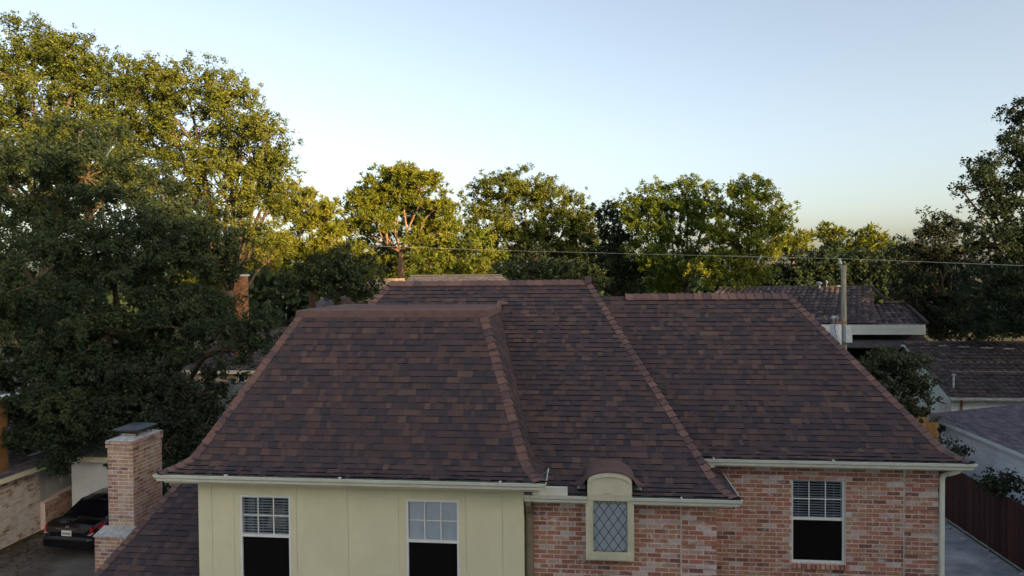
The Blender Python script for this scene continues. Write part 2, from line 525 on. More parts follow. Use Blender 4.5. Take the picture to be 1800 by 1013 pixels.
roof_parts = {}
for blk, nm, faces in ((R_left, 'roof', ('front', 'left', 'right', 'back')), (R_main, 'roof', ('front', 'left', 'right', 'back')),
                       (R_right, 'roof', ('front', 'right', 'back')), (R_wing, 'roof', ('front', 'left', 'back'))):
    b = MB()
    for fc in faces: deck_face(b, blk, fc)
    o = hb(b, nm, M['under'])
    roof_parts[id(blk)] = o
    for fc in faces:
        if fc == 'back': continue
        shingle_face(blk, fc, o)
for blk, lb in ((R_left, 'steep roof with flat top over the cream walled part'), (R_main, 'tall roof rising behind the arched dormer'),
                (R_right, 'lower ridged roof over the right brick wall'), (R_wing, 'low roof beside the chimney')):
    roof_parts[id(blk)]['label'] = lb
pieces_sh.sort(key=lambda p: -p[0])
for i, (sz, vs_, fs, tint, part) in enumerate(pieces_sh[:300]):
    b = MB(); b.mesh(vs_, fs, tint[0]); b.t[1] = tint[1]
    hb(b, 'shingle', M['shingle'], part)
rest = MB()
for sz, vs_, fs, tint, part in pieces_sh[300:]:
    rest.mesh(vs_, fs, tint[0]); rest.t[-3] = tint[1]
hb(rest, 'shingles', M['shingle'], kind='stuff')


def cap_piece(p0, p1, n1, n2, w1, w2, tint, part, lift=0.0, wid=0.13, name='hip_cap'):
    T = (p1 - p0).normalized()
    up = (n1 + n2).normalized()
    q0 = p0 - T * 0.012
    v = []
    for (p, h) in ((q0, 0.031 + lift), (p1 + T * 0.03, 0.012 + lift)):
        v += [p + w1 * wid + n1 * h, p + up * (h * 1.15), p + w2 * wid + n2 * h]
    for (p, h) in ((q0, 0.004), (p1 + T * 0.03, 0.0)):
        v += [p + w1 * wid + n1 * h, p + up * h, p + w2 * wid + n2 * h]
    fs = [(0, 1, 4, 3), (1, 2, 5, 4), (6, 7, 1, 0), (7, 8, 2, 1), (0, 3, 9, 6), (2, 8, 11, 5)]
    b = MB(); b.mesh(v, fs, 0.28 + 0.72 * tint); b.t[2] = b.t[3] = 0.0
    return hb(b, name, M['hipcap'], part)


def hip_caps(blk, f1, f2, step=0.142):
    h2 = {'left': Vector((-1, 0, 0)), 'right': Vector((1, 0, 0))}[f2]
    h1 = Vector((0, -1, 0))
    pts = []
    N = 400
    for i in range(N + 1):
        t = i / N
        x0, x1, y0, y1 = blk.rect(t)
        pts.append((Vector((x0 if f2 == 'left' else x1, y0, blk.g(t))), t))
    acc, nxt, prev = 0.0, 0.0, pts[0]
    marks = [pts[0]]
    for i in range(1, len(pts)):
        acc += (pts[i][0] - pts[i - 1][0]).length
        if acc >= step:
            marks.append(pts[i]); acc = 0
    if acc > 0.04: marks.append(pts[-1])
    for i in range(len(marks) - 1):
        (p0, t0), (p1, t1) = marks[i], marks[i + 1]
        if hidden((p0 + p1) / 2, blk): continue
        tm = (t0 + t1) / 2
        n1, n2 = blk.nrm(f1, tm), blk.nrm(f2, tm)
        T = (p1 - p0).normalized()
        w1 = n1.cross(T).normalized()
        if w1.dot(h2) > 0: w1 = -w1
        w2 = n2.cross(T).normalized()
        if w2.dot(h1) > 0: w2 = -w2
        if f2 == 'left': cap_piece(p0, p1, n2, n1, w2, w1, rs.random(), roof_parts[id(blk)])
        else: cap_piece(p0, p1, n1, n2, w1, w2, rs.random(), roof_parts[id(blk)])


hip_caps(R_left, 'front', 'left'); hip_caps(R_left, 'front', 'right')
hip_caps(R_main, 'front', 'right'); hip_caps(R_main, 'front', 'left')
hip_caps(R_right, 'front', 'right'); hip_caps(R_wing, 'front', 'left')


def ridge_caps(blk, xa, xb, lift):
    part = roof_parts[id(blk)]
    y = blk.tp[2] + 0.005
    n1, n2 = blk.nrm('front', 0.97), blk.nrm('back', 0.97)
    w1 = Vector((0, -n1.z, n1.y)); w1 = w1 if w1.z < 0 else -w1
    w2 = Vector((0, -n2.z, n2.y)); w2 = w2 if w2.z < 0 else -w2
    b = MB()
    zt = blk.zt
    for sgn, w, n in ((-1, w1, n1), (1, w2, n2)):
        p0 = Vector((xa, y, zt)); p1 = Vector((xb, y, zt))
        b.face([p0, p1, p1 + w * 0.14 + n * 0.004, p0 + w * 0.14 + n * 0.004]) if False else None
        for (o1, o2) in ((0.0, lift),):
            q = [p0 + w * 0.135 + n * 0.006, p1 + w * 0.135 + n * 0.006, p1 + w * 0.135 + n * lift, p0 + w * 0.135 + n * lift]
            b.face(q)
            b.face([p0 + n * lift, p1 + n * lift, p1 + w * 0.135 + n * lift, p0 + w * 0.135 + n * lift])
    hb(b, 'ridge_vent', M['lead'], part)
    x = xa
    while x < xb - 0.05:
        x2 = min(x + 0.19, xb)
        cap_piece(Vector((x, y, zt)), Vector((x2, y, zt)), n1, n2, w1, w2, rs.random(), part, lift=lift, wid=0.15, name='ridge_cap')
        x = x2


ridge_caps(R_main, -4.5, 0.02, 0.028)
ridge_caps(R_right, 0.98, 4.5, 0.03)
# stub box at the right end of the tall ridge
hbox('ridge_end_box', M['hipcap'], roof_parts[id(R_main)], 0.05, 0.21, 15.66, 15.88, Z(0.22), Z(0.06), tint=0.3)

# flat top of the left roof: granulated sheet with a rolled edge
b = MB()
x0, x1, y0, y1 = -5.55, -1.87, 13.0, 15.6
zt = Z(0.72)
prof = [(0.080, -0.135), (0.070, -0.012), (0.060, 0.006), (0.03, 0.014), (-0.09, 0.016)]     # outward offset, height
rings = []
for o, dz in prof:
    rings.append([Vector((x0 - o, y0 - o, zt + dz + 0.03)), Vector((x1 + o, y0 - o, zt + dz + 0.03)),
                  Vector((x1 + o, y1 + 0.1, zt + dz + 0.03)), Vector((x0 - o, y1 + 0.1, zt + dz + 0.03))])
for i in range(len(rings) - 1):
    for k in range(4):
        k2 = (k + 1) % 4
        b.face([rings[i][k], rings[i][k2], rings[i + 1][k2], rings[i + 1][k]])
b.face(rings[-1])
hb(b, 'flat_roof', M['deck'], roof_parts[id(R_left)], smooth=False)
for yy in (13.75, 14.65):
    hbox('roll_seam', M['deck'], roof_parts[id(R_left)], x0 + 0.05, x1 - 0.05, yy, yy + 0.05, zt + 0.048, zt + 0.056)
# metal strip where the flat top meets the tall roof
b = MB()
b.mesh([(-1.9, 14.95, zt + 0.03), (-1.66, 15.16, zt + 0.055), (-1.70, 15.3, zt + 0.12), (-1.9, 15.34, zt + 0.16)], [(0, 1, 2, 3)])
hb(b, 'flashing', M['deck'], roof_parts[id(R_left)])


# ---- gutters
def sweep(b, path, z, prof, inside_from=None):
    """profile (outward offset, dz) swept along a plan polyline; outward is to the right of travel"""
    n = len(path)
    rings = []
    for i, p in enumerate(path):
        p = Vector((p[0], p[1]))
        ns = []
        if i > 0:
            d = (p - Vector(path[i - 1][:2])).normalized(); ns.append(Vector((d.y, -d.x)))
        if i < n - 1:
            d = (Vector(path[i + 1][:2]) - p).normalized(); ns.append(Vector((d.y, -d.x)))
        nn = ns[0] if len(ns) == 1 else (ns[0] + ns[1]) / (1 + ns[0].dot(ns[1]))
        rings.append([Vector((p.x + nn.x * o, p.y + nn.y * o, z + dz)) for o, dz in prof])
    m_ = len(prof)
    for i in range(n - 1):
        for k in range(m_):
            k2 = (k + 1) % m_
            b.face([rings[i][k], rings[i + 1][k], rings[i + 1][k2], rings[i][k2]], mi=(1 if inside_from and k >= inside_from else 0))
    for r in (rings[0], rings[-1]):
        b.face([r[k] for k in (0, 1, 2, 3, 4, 5)])


GP = [(0, -0.115), (0.075, -0.115), (0.085, -0.075), (0.112, -0.045), (0.118, -0.012), (0.125, 0.0), (0.112, 0.004), (0.106, -0.012), (0.1, -0.04), (0.07, -0.07), (0.06, -0.10), (0.006, -0.10), (0.006, 0.0), (0, 0.0)]


def gutter(path, z, label=None):
    b = MB(); sweep(b, path, z, GP, inside_from=7)
    o = hb(b, 'gutter', [M['cream_metal'], M['gutter_in']])
    if label: o['label'] = label
    return o


G = 0.125
zL, zM = Z(3.40), Z(3.72)
g1 = gutter([(-7.37 + G, 19.5), (-7.37 + G, 10.95 + G), (-0.60 - G, 10.95 + G), (-0.60 - G, 11.86)], zL)
g2 = gutter([(-1.0, 11.35 + G), (0.06, 11.35 + G)], zM)
g3 = gutter([(0.80, 11.35 + G), (2.58 - G, 11.35 + G), (2.58 - G, 12.95)], zM)
g4 = gutter([(2.12, 12.65 + G), (6.87 - G, 12.65 + G), (6.87 - G, 18.6)], zL)
for gx, gy, zz, gp in ((-6.05, 10.95, zL, g1), (-4.05, 10.95, zL, g1), (-1.35, 10.95, zL, g1), (2.36, 12.65, zL, g4), (4.45, 12.65, zL, g4), (1.6, 11.35, zM, g3)):
    b = MB(); b.box(gx - 0.012, gx + 0.012, gy - 0.004, gy + 0.07, zz + 0.004, zz + 0.022); b.box(gx - 0.02, gx + 0.004, gy - 0.006, gy + 0.012, zz + 0.022, zz + 0.036)
    hb(b, 'gutter_hanger', M['white'], gp)
# fascia and soffit boards
for nm, a in (('fascia', (-7.24, -0.73, 11.08, 11.105, zL - 0.17, zL - 0.004)), ('fascia', (-7.242, -7.218, 11.106, 19.4, zL - 0.17, zL - 0.004)),
              ('fascia', (-0.752, -0.728, 11.106, 11.9, zL - 0.17, zL - 0.004)),
              ('fascia', (-1.0, 2.44, 11.48, 11.505, zM - 0.16, zM - 0.004)), ('fascia', (2.426, 2.45, 11.506, 13.0, zM - 0.16, zM - 0.004)),
              ('fascia', (2.2, 6.72, 12.78, 12.805, zL - 0.16, zL - 0.004)), ('fascia', (6.716, 6.74, 12.806, 18.5, zL - 0.16, zL - 0.004)),
              ('soffit', (-7.2, -0.76, 11.108, 11.46, zL - 0.155, zL - 0.135)), ('soffit', (-7.2, -6.85, 11.462, 19.3, zL - 0.156, zL - 0.136)),
              ('soffit', (-0.98, 2.42, 11.508, 11.748, zM - 0.15, zM - 0.13)), ('soffit', (2.25, 2.42, 11.75, 13.0, zM - 0.151, zM - 0.131)),
              ('soffit', (2.26, 6.7, 12.808, 13.085, zL - 0.145, zL - 0.125)), ('soffit', (6.44, 6.7, 13.087, 18.4, zL - 0.146, zL - 0.126))):
    hbox(nm, M['cream'], None, *a)
hbox('fascia', M['cream_metal'], None, -0.86, -0.27, 11.37, 11.46, zM + 0.006, zM + 0.135)['label'] = 'short cream box over the gutter beside the cream wall'
hbox('gutter_outlet', M['cream_metal'], g4, 2.30, 2.38, 12.70, 12.76, zL - 0.16, zL - 0.118)


# ---- walls
def holed_wall(b, x0, x1, y0, y1, z0, z1, holes):
    xs = sorted(set([x0, x1] + [h[0] for h in holes] + [h[1] for h in holes]))
    for i in range(len(xs) - 1):
        a, c = xs[i], xs[i + 1]
        zs = [(z0, z1)]
        for h in holes:
            if h[0] <= a + 1e-6 and h[1] >= c - 1e-6:
                nz = []
                for (p, q) in zs:
                    if h[2] > p: nz.append((p, min(q, h[2])))
                    if h[3] < q: nz.append((max(p, h[3]), q))
                zs = nz
        for (p, q) in zs:
            if q - p > 1e-4: b.box(a, c, y0, y1, p, q)


def wx(px, Y, py=925):
    """house X of photo column px on the plane Y"""
    d0 = (cp(px, py, 1.0) - Vector((0, 0, CAM_Z)))
    return d0.x * (Y / d0.y)


def wz(px, py, Y):
    """height of photo pixel on the plane Y"""
    d0 = (cp(px, py, 1.0) - Vector((0, 0, CAM_Z)))
    return CAM_Z + d0.z * (Y / d0.y)


YS, YM, YR = 11.45, 11.75, 13.09
# cream wall, cut for two windows
W1 = (wx(423, YS), wx(511.5, YS)); W2 = (wx(714.5, YS), wx(807, YS))
W1z = wz(467, 871, YS); W2z = wz(760, 879, YS)
wt = (W1z + W2z) / 2
winh = 1.50
win1 = (W1[0], W1[1], W1z - winh, W1z)
win2 = (W2[0], W2[1], W2z - winh, W2z)
b = MB(); holed_wall(b, -6.83, -1.02, YS + 0.015, YS + 0.14, 0, zL - 0.138, [win1, win2])
b.box(-6.83, -6.7, YS + 0.14, 18.3, 0, zL - 0.14); b.box(-1.14, -1.02, YS + 0.14, 11.9, 0, zL - 0.14); b.box(-6.7, -1.14, 18.1, 18.3, 0, zL - 0.14)
wall_s = hb(b, 'wall', M['siding']); wall_s['label'] = 'cream panelled siding wall'
joints = [-6.84] + [wx(p, YS) for p in (373, 412, 521.5, 612, 701, 819, 883.5)] + [-1.01]
for i in range(len(joints) - 1):
    b = MB()
    gp = 0.003
    holed_wall(b, joints[i] + gp, joints[i + 1] - gp, YS, YS + 0.016, 0, zL - 0.139,
               [(max(w[0], joints[i] + gp), min(w[1], joints[i + 1] - gp), w[2], w[3]) for w in (win1, win2) if w[0] < joints[i + 1] - gp and w[1] > joints[i] + gp])
    hb(b, 'siding_panel', M['siding'], wall_s)


def window(x0, x1, z0, z1, y, blind, fm='white'):
    """single-hung window: frame, upper sash of six panes, blind behind, black screen over the lower sash"""
    w = MB(); fw = 0.035
    yo = y - 0.012
    w.box(x0, x0 + fw, yo, y + 0.09, z0, z1); w.box(x1 - fw, x1, yo, y + 0.09, z0, z1)
    w.box(x0 + fw, x1 - fw, yo + 0.002, y + 0.088, z1 - fw, z1); w.box(x0 + fw, x1 - fw, yo + 0.002, y + 0.088, z0, z0 + fw)
    root = hb(w, 'window', M[fm])
    zr = z1 - (z1 - z0) * 0.475
    b = MB(); b.box(x0 + fw, x1 - fw, yo + 0.004, y + 0.05, zr - 0.028, zr + 0.022); hb(b, 'meeting_rail', M[fm], root)
    xi0, xi1 = x0 + fw, x1 - fw
    zt_, zb_ = z1 - fw, zr + 0.022
    for k in (1, 2):
        xx = xi0 + (xi1 - xi0) * k / 3
        hbox('muntin', M[fm], root, xx - 0.009, xx + 0.009, y + 0.012, y + 0.03, zb_, zt_)
    zz = (zt_ + zb_) / 2
    hbox('muntin', M[fm], root, xi0, xi1, y + 0.013, y + 0.029, zz - 0.009, zz + 0.009)
    for r in range(2):
        for k in range(3):
            a, c = xi0 + (xi1 - xi0) * k / 3, xi0 + (xi1 - xi0) * (k + 1) / 3
            e, f_ = zb_ + (zt_ - zb_) * r / 2, zb_ + (zt_ - zb_) * (r + 1) / 2
            q = MB(); q.face([(a + 0.009, y + 0.022, e + 0.009), (c - 0.009, y + 0.022, e + 0.009), (c - 0.009, y + 0.022, f_ - 0.009), (a + 0.009, y + 0.022, f_ - 0.009)])
            hb(q, 'pane', M['glass'], root)
    hbox('screen', M['screen'], root, xi0 + 0.004, xi1 - 0.004, y + 0.018, y + 0.03, z0 + fw, zr - 0.028)
    # slats
    zs = zt_ - 0.03
    gap = 0.048
    tilt = {'open': 0.14, 'closed': 1.25}[blind]
    while zs > zb_ - 0.1:
        q = MB()
        dy, dz = 0.024 * math.cos(tilt), 0.024 * math.sin(tilt)
        yc = y + 0.06
        q.mesh([(xi0 + 0.005, yc - dy, zs - dz), (xi1 - 0.005, yc - dy, zs - dz), (xi1 - 0.005, yc, zs + 0.003), (xi0 + 0.005, yc, zs + 0.003),
                (xi1 - 0.005, yc + dy, zs + dz), (xi0 + 0.005, yc + dy, zs + dz)], [(0, 1, 2, 3), (3, 2, 4, 5)])
        hb(q, 'blind_slat', M['blind'], root)
        zs -= gap if blind == 'open' else 0.042
    for fx in (0.14, 0.62, 0.86):
        hbox('blind_cord', M['blind'], root, xi0 + (xi1 - xi0) * fx - 0.003, xi0 + (xi1 - xi0) * fx + 0.003, y + 0.074, y + 0.076, zb_ - 0.05, zt_)
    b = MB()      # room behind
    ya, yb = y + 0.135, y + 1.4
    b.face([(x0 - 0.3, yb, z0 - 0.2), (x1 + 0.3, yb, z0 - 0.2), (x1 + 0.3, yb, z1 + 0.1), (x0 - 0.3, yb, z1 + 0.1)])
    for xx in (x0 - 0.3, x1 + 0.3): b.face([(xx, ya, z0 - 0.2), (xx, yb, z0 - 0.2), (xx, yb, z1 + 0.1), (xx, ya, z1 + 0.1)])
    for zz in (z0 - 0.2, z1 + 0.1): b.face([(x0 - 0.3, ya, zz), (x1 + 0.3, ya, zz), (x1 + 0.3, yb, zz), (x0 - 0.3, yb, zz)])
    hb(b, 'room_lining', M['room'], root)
    return root


w_ = window(*win1, YS, 'open'); w_['label'] = 'window with open blinds and a lamp behind them'
b = MB()
for k in range(6):
    xx = win1[0] + 0.05 + k * 0.05
    b.box(xx, xx + 0.03, YS + 0.17 + 0.02 * (k % 2), YS + 0.19 + 0.02 * (k % 2), win1[2] + 0.1, win1[3] - 0.03)
hb(b, 'curtain', M['curtain'], w_)
w_ = window(*win2, YS, 'closed'); w_['label'] = 'window with closed white blinds'
# the lamp inside
lx = (win1[0] + win1[1]) / 2 + 0.03
lz = win1[3] - 0.66
lamp = empty('table_lamp', (lx, YS + 0.42, lz - 0.55))
tag(lamp, 'cream shaded table lamp behind the blinds of the leftmost window', 'lamp')
b = MB()
b.tube([(0, 0, 0.53), (0, 0, 0.86)], [0.19, 0.125], 20)
b.build('lamp_shade', M['lamp'], lamp, smooth=True)
b = MB(); b.tube([(0, 0, 0), (0, 0, 0.04), (0, 0, 0.06), (0, 0, 0.25), (0, 0, 0.42), (0, 0, 0.54)], [0.1, 0.1, 0.03, 0.08, 0.03, 0.02], 14)
b.build('lamp_base', M['taupe'], lamp, smooth=True)
hbox('night_table', M['wood_orange'], None, lx - 0.3, lx + 0.3, YS + 0.2, YS + 0.65, lz - 0.6, lz - 0.552)

# brick walls (mortar body + bricks)
win3 = (wx(1392, YR), wx(1486, YR), 0, 0)
w3t = wz(1440, 844, YR); w3b = wz(1440, 991, YR)
win3 = (win3[0], win3[1], w3b, w3t)
DX0, DX1 = 0.06, 0.80        # dormer
dz_b = wz(1070, 985, 11.45)
b = MB()
holed_wall(b, -1.01, 2.225, YM + 0.005, YM + 0.12, 0, zM - 0.13, [(DX0 + 0.02, DX1 - 0.02, dz_b + 0.02, zM)])
b.box(2.1, 2.225, YM + 0.12, YR, 0, zM - 0.13); wall_m = hb(b, 'wall', M['mortar'])
wall_m['label'] = 'red brick wall around the arched dormer window'
b = MB()
holed_wall(b, 2.225, 6.42, YR + 0.005, YR + 0.12, 0, zL - 0.13, [win3])
b.box(6.30, 6.42, YR + 0.12, 18.3, 0, zL - 0.13); b.box(-1.02, 6.3, 18.1, 18.3, 0, zL - 0.13)
wall_r = hb(b, 'wall', M['mortar']); wall_r['label'] = 'red brick wall of the right part'
pieces_br = []
BL, BH, MJ = 0.245, 0.0825, 0.018
rb = random.Random(11)


def brick_box(c, u, n, hu, hz, hn, tint, part, mt, front=True):
    up_ = Vector((0, 0, 1))
    ps = proj(c)
    size = 0
    if ps and -20 < ps[0] < 1820 and -20 < ps[1] < 1040 and (Vector((0, 0, CAM_Z)) - c).dot(n) > 0:
        size = hu * hz * (Vector((0, 0, CAM_Z)) - c).normalized().dot(n) / ps[2] ** 2
    pieces_br.append((size, c, u, n, up_, hu, hn, hz, tint, part, mt))


def lay(o, u, n, width, z0, z1, holes, part, mt='brick', proud=0.0, phase=0, dep=0.02, pale=0.17):
    """running-bond bricks on the plane through o spanned by u and Z, facing n"""
    row = 0
    z = z1
    while z - BH > z0 - 0.001:
        off = (0 if (row + phase) % 2 else BL / 2)
        a = -off
        while a < width:
            l, r = max(a, 0), min(a + BL, width)
            a += BL
            if r - l < 0.035: continue
            zc = z - BH / 2
            segs = [(l, r)]
            for (h0, h1, hz0, hz1) in holes:
                if hz0 - 0.02 < zc < hz1 + 0.02:
                    ns = []
                    for (p, q) in segs:
                        if q <= h0 or p >= h1: ns.append((p, q)); continue
                        if p < h0: ns.append((p, h0))
                        if q > h1: ns.append((h1, q))
                    segs = ns
            for (p, q) in segs:
                if q - p < 0.04: continue
                jl = rb.uniform(0.36, 0.56) * MJ
                ti = rb.betavariate(2.2, 2.2) * 0.88
                if rb.random() < pale: ti = rb.uniform(0.88, 1.0)
                if rb.random() < 0.06: ti = rb.uniform(0, 0.1)
                pr = proud + rb.uniform(-0.002, 0.0035)
                c = o + u * ((p + q) / 2 + rb.uniform(-.002, .002)) + n * (pr - dep / 2 + 0.0) + Vector((0, 0, zc - o.z + rb.uniform(-.0015, .0015)))
                brick_box(c, u, n, (q - p) / 2 - jl, BH / 2 - rb.uniform(0.40, 0.55) * MJ, dep / 2, ti, part, mt)
        z -= BH
        row += 1


X_, Y_ = Vector((1, 0, 0)), Vector((0, 1, 0))
zlow = 2.7
hM = [(DX0 - 0.02 + 1.01, DX1 + 0.02 + 1.01, dz_b, 9)]
QW = 0.59
ztopM = zM - 0.235
lay(Vector((-1.01, YM, 0)), X_, -Y_, 3.235 - QW, zlow, ztopM, hM, wall_m)
# soldier row under the eave
x = -0.9
while x < 2.2:
    if not (DX0 - 0.06 < x < DX1 + 0.03):
        brick_box(Vector((x + 0.04, YM - 0.012, ztopM + 0.045)), X_, -Y_, 0.034, 0.043, 0.012, rb.uniform(0.0, 0.6), wall_m, 'brick')
    x += 0.083


def quoin(x0, x1, yplane, ztop, part, n5=0):
    z = ztop
    k = n5
    while z > zlow:
        if k % 5 != 4:
            hbox('mortar_bed', M['mortar'], part, x0 + 0.016, x1 - 0.004, yplane - 0.019, yplane + 0.004, z - BH + (0.004 if k % 5 == 3 else 0.0), z - (0.004 if k % 5 == 0 else 0.0))
        lay(Vector((x0 + 0.012, yplane, 0)), X_, -Y_, (x1 - x0) - 0.012, z - BH, z, [], part, proud=0.003 if k % 5 == 4 else 0.024, phase=k, dep=0.02 if k % 5 == 4 else 0.04, pale=0.2)
        z -= BH; k += 1


quoin(2.225 - QW, 2.232, YM, ztopM, wall_m, 1)
lay(Vector((2.225, YM, 0)), Y_, X_, YR - YM, zlow, ztopM, [], wall_m)
ztopR = zL - 0.145
hR = [(win3[0] - 2.225 - 0.005, win3[1] - 2.225 + 0.005, win3[2] - 0.10, win3[3])]
lay(Vector((2.225, YR, 0)), X_, -Y_, 4.195 - QW, zlow, ztopR, hR, wall_r)
quoin(6.42 - QW, 6.426, YR, ztopR - BH, wall_r, 0)
lay(Vector((6.42 - QW, YR, 0)), X_, -Y_, QW, ztopR - BH, ztopR, [], wall_r)
lay(Vector((6.42, YR, 0)), Y_, X_, 4.0, zlow, ztopR, [], wall_r)
# rowlock sills
x = win3[0] - 0.01
while x < win3[1]:
    c = Vector((x + 0.041, YR - 0.005, win3[2] - 0.055))
    pieces_br.append((1.0 if False else 0.00002, c, X_, (-Y_ + Vector((0, 0, 0.35))).normalized(), Vector((0, 0.35, 1)).normalized(), 0.035, 0.05, 0.042, rb.uniform(0.1, 0.8), wall_r, 'brick'))
    x += 0.085
for r in range(2):
    x = DX0 - 0.05
    while x < DX1 + 0.02:
        brick_box(Vector((x + 0.04, YM - 0.010, dz_b - 0.045 - r * 0.088)), X_, -Y_, 0.034, 0.038, 0.012, rb.uniform(0.0, 0.6), wall_m, 'brick')
        x += 0.083
w_ = window(*win3, YR + 0.06, 'open'); w_['label'] = 'white framed window with open blinds in the brick wall'

# chimney
ch = hbox('chimney', M['mortar'], None, -10.495, -9.905, 14.055, 15.095, 0, 4.86)
ch['label'] = 'pale brick chimney with a black metal cap'
chz = Z(3.62)
lay(Vector((-10.5, 14.05, 0)), X_, -Y_, 0.6, 0.5, chz - 0.165, [], ch, 'chbrick', pale=0.05)
lay(Vector((-9.9, 14.05, 0)), Y_, X_, 1.05, 1.5, chz - 0.165, [], ch, 'chbrick', phase=1, pale=0.05)
lay(Vector((-10.53, 14.02, 0)), X_, -Y_, 0.66, chz - 0.17, chz, [], ch, 'chbrick', dep=0.05, pale=0.1)
lay(Vector((-9.87, 14.02, 0)), Y_, X_, 1.11, chz - 0.17, chz, [], ch, 'chbrick', dep=0.05, phase=1, pale=0.1)
lay(Vector((-10.5, 15.1, 0)), -Y_, -X_, 1.05, 1.5, chz - 0.165, [], ch, 'chbrick', phase=1)
# breast in front with a sloped stone
b = MB(); b.box(-10.575, -9.615, 13.705, 14.05, 0, 2.97); hb(b, 'breast', M['mortar'], ch)
lay(Vector((-10.58, 13.70, 0)), X_, -Y_, 0.97, 0.4, 2.965, [], ch, 'chbrick', pale=0.05)
lay(Vector((-10.58, 14.05, 0)), -Y_, -X_, 0.35, 0.4, 2.965, [], ch, 'chbrick', pale=0.05)
b = MB(); b.mesh([(-10.6, 13.68, 2.972), (-9.6, 13.68, 2.972), (-9.6, 14.049, 3.03), (-10.6, 14.049, 3.03), (-10.6, 13.68, 2.99), (-9.6, 13.68, 2.99), (-9.6, 14.049, 3.09), (-10.6, 14.049, 3.09)],
                 [(4, 5, 6, 7), (0, 1, 5, 4), (3, 7, 6, 2), (0, 4, 7, 3), (1, 2, 6, 5)])
hb(b, 'shoulder_stone', M['cap_concrete'], ch)
b = MB()
b.mesh([(-10.53, 14.02, chz), (-9.87, 14.02, chz), (-9.87, 15.13, chz), (-10.53, 15.13, chz), (-10.36, 14.25, chz + 0.055), (-10.04, 14.25, chz + 0.055), (-10.04, 14.95, chz + 0.055), (-10.36, 14.95, chz + 0.055)],
       [(0, 1, 5, 4), (1, 2, 6, 5), (2, 3, 7, 6), (3, 0, 4, 7), (4, 5, 6, 7)])
hb(b, 'crown', M['cap_concrete'], ch)
for k in range(9):
    hbox('brick', M['chbrick'], ch, -10.38 + (k % 3) * 0.11, -10.29 + (k % 3) * 0.11, 14.36 + (k // 3) * 0.17, 14.47 + (k // 3) * 0.17, chz + 0.052, chz + 0.085, tint=rb.random())
b = MB()
b.box(-10.34, -10.06, 14.40, 14.82, chz + 0.085, chz + 0.15)
hb(b, 'flue', M['black_metal'], ch)
b = MB()
zc_ = chz + 0.165
b.mesh([(-10.52, 14.25, zc_), (-9.90, 14.25, zc_), (-9.90, 14.97, zc_), (-10.52, 14.97, zc_), (-10.52, 14.25, zc_ + 0.03), (-9.90, 14.25, zc_ + 0.03), (-9.90, 14.97, zc_ + 0.03), (-10.52, 14.97, zc_ + 0.03),
        (-10.36, 14.45, zc_ + 0.09), (-10.06, 14.45, zc_ + 0.09), (-10.06, 14.77, zc_ + 0.09), (-10.36, 14.77, zc_ + 0.09)],
       [(0, 1, 5, 4), (1, 2, 6, 5), (2, 3, 7, 6), (3, 0, 4, 7), (4, 5, 9, 8), (5, 6, 10, 9), (6, 7, 11, 10), (7, 4, 8, 11), (8, 9, 10, 11), (3, 2, 1, 0)])
hb(b, 'chimney_cap', M['black_metal'], ch)
for sx in (-10.4, -10.0):
    for sy in (14.36, 14.86):
        hbox('cap_leg', M['black_metal'], ch, sx - 0.012, sx + 0.012, sy - 0.012, sy + 0.012, chz + 0.03, zc_)

pieces_br.sort(key=lambda p: -p[0])
rest = {}
for i, (sz, c, u, n, up_, hu, hn, hz, ti, part, mt) in enumerate(pieces_br):
    if i < 300:
        b = MB(); b.obox(c, u, n, up_, hu, hn, hz, ti); hb(b, 'brick', M[mt], part)
    else:
        r_ = rest.setdefault((part.name, mt), (MB(), part))
        r_[0].obox(c, u, n, up_, hu, hn, hz, ti)
for (pn, mt), (b, part) in rest.items(): hb(b, 'bricks', M[mt], part, kind='stuff')

# low wing walls
b = MB(); b.box(-9.3, -6.85, 12.5, 12.62, 0, 2.58); b.box(-9.3, -9.18, 12.62, 16.8, 0, 2.58)
hb(b, 'wall', M['mortar'])

# downspouts
def flat_pipe(name, pts, mt, w=0.075, dpt=0.055):
    b = MB()
    P = [Vector(p) for p in pts]
    rings = []
    for i, p in enumerate(P):
        d = (P[min(i + 1, len(P) - 1)] - P[max(i - 1, 0)]).normalized()
        a = Vector((0, 1, 0)); s_ = d.cross(a).normalized()
        rings.append([p + s_ * (x * w / 2) + a * (y * dpt / 2) for x, y in ((-1, -1), (1, -1), (1, 1), (-1, 1))])
    for i in range(len(P) - 1):
        for k in range(4):
            b.face([rings[i][k], rings[i][(k + 1) % 4], rings[i + 1][(k + 1) % 4], rings[i + 1][k]])
    b.face(rings[0]); b.face(rings[-1])
    return hb(b, name, mt)


flat_pipe('downspout', [(6.62, 12.78, zL - 0.11), (6.61, 12.80, zL - 0.17), (6.50, 12.90, zL - 0.25), (6.30 + 0.17, 13.0, zL - 0.30), (6.455, 13.02, zL - 0.38), (6.455, 13.02, 0.1)], M['cream_metal'])['label'] = 'cream downspout at the right brick corner'
flat_pipe('downspout', [(-0.93, 11.43, zM - 0.11), (-0.93, 11.45, zM - 0.2), (-0.93, 11.56, zM - 0.33), (-0.93, 11.66, zM - 0.40), (-0.925, 11.69, zM - 0.5), (-0.925, 11.69, 0.1)], M['taupe'], 0.10, 0.075)['label'] = 'taupe downspout in the corner between cream wall and brick'
hbox('corner_board', M['taupe'], None, -1.007, -0.87, 11.70, 11.748, 0, zM - 0.16)

# ---- arched dormer
dcx = (DX0 + DX1) / 2
hw = (DX1 - DX0) / 2
zsp = wz(1070, 848, 11.42)          # springing
ztop = wz(1074, 829, 11.42)
rise = ztop - zsp
YF = 11.42


def arch(hw_, rise_, zs_, n=18):
    return [Vector((dcx - hw_ * math.cos(math.pi * i / n), 0, zs_ + rise_ * math.sin(math.pi * i / n))) for i in range(n + 1)]


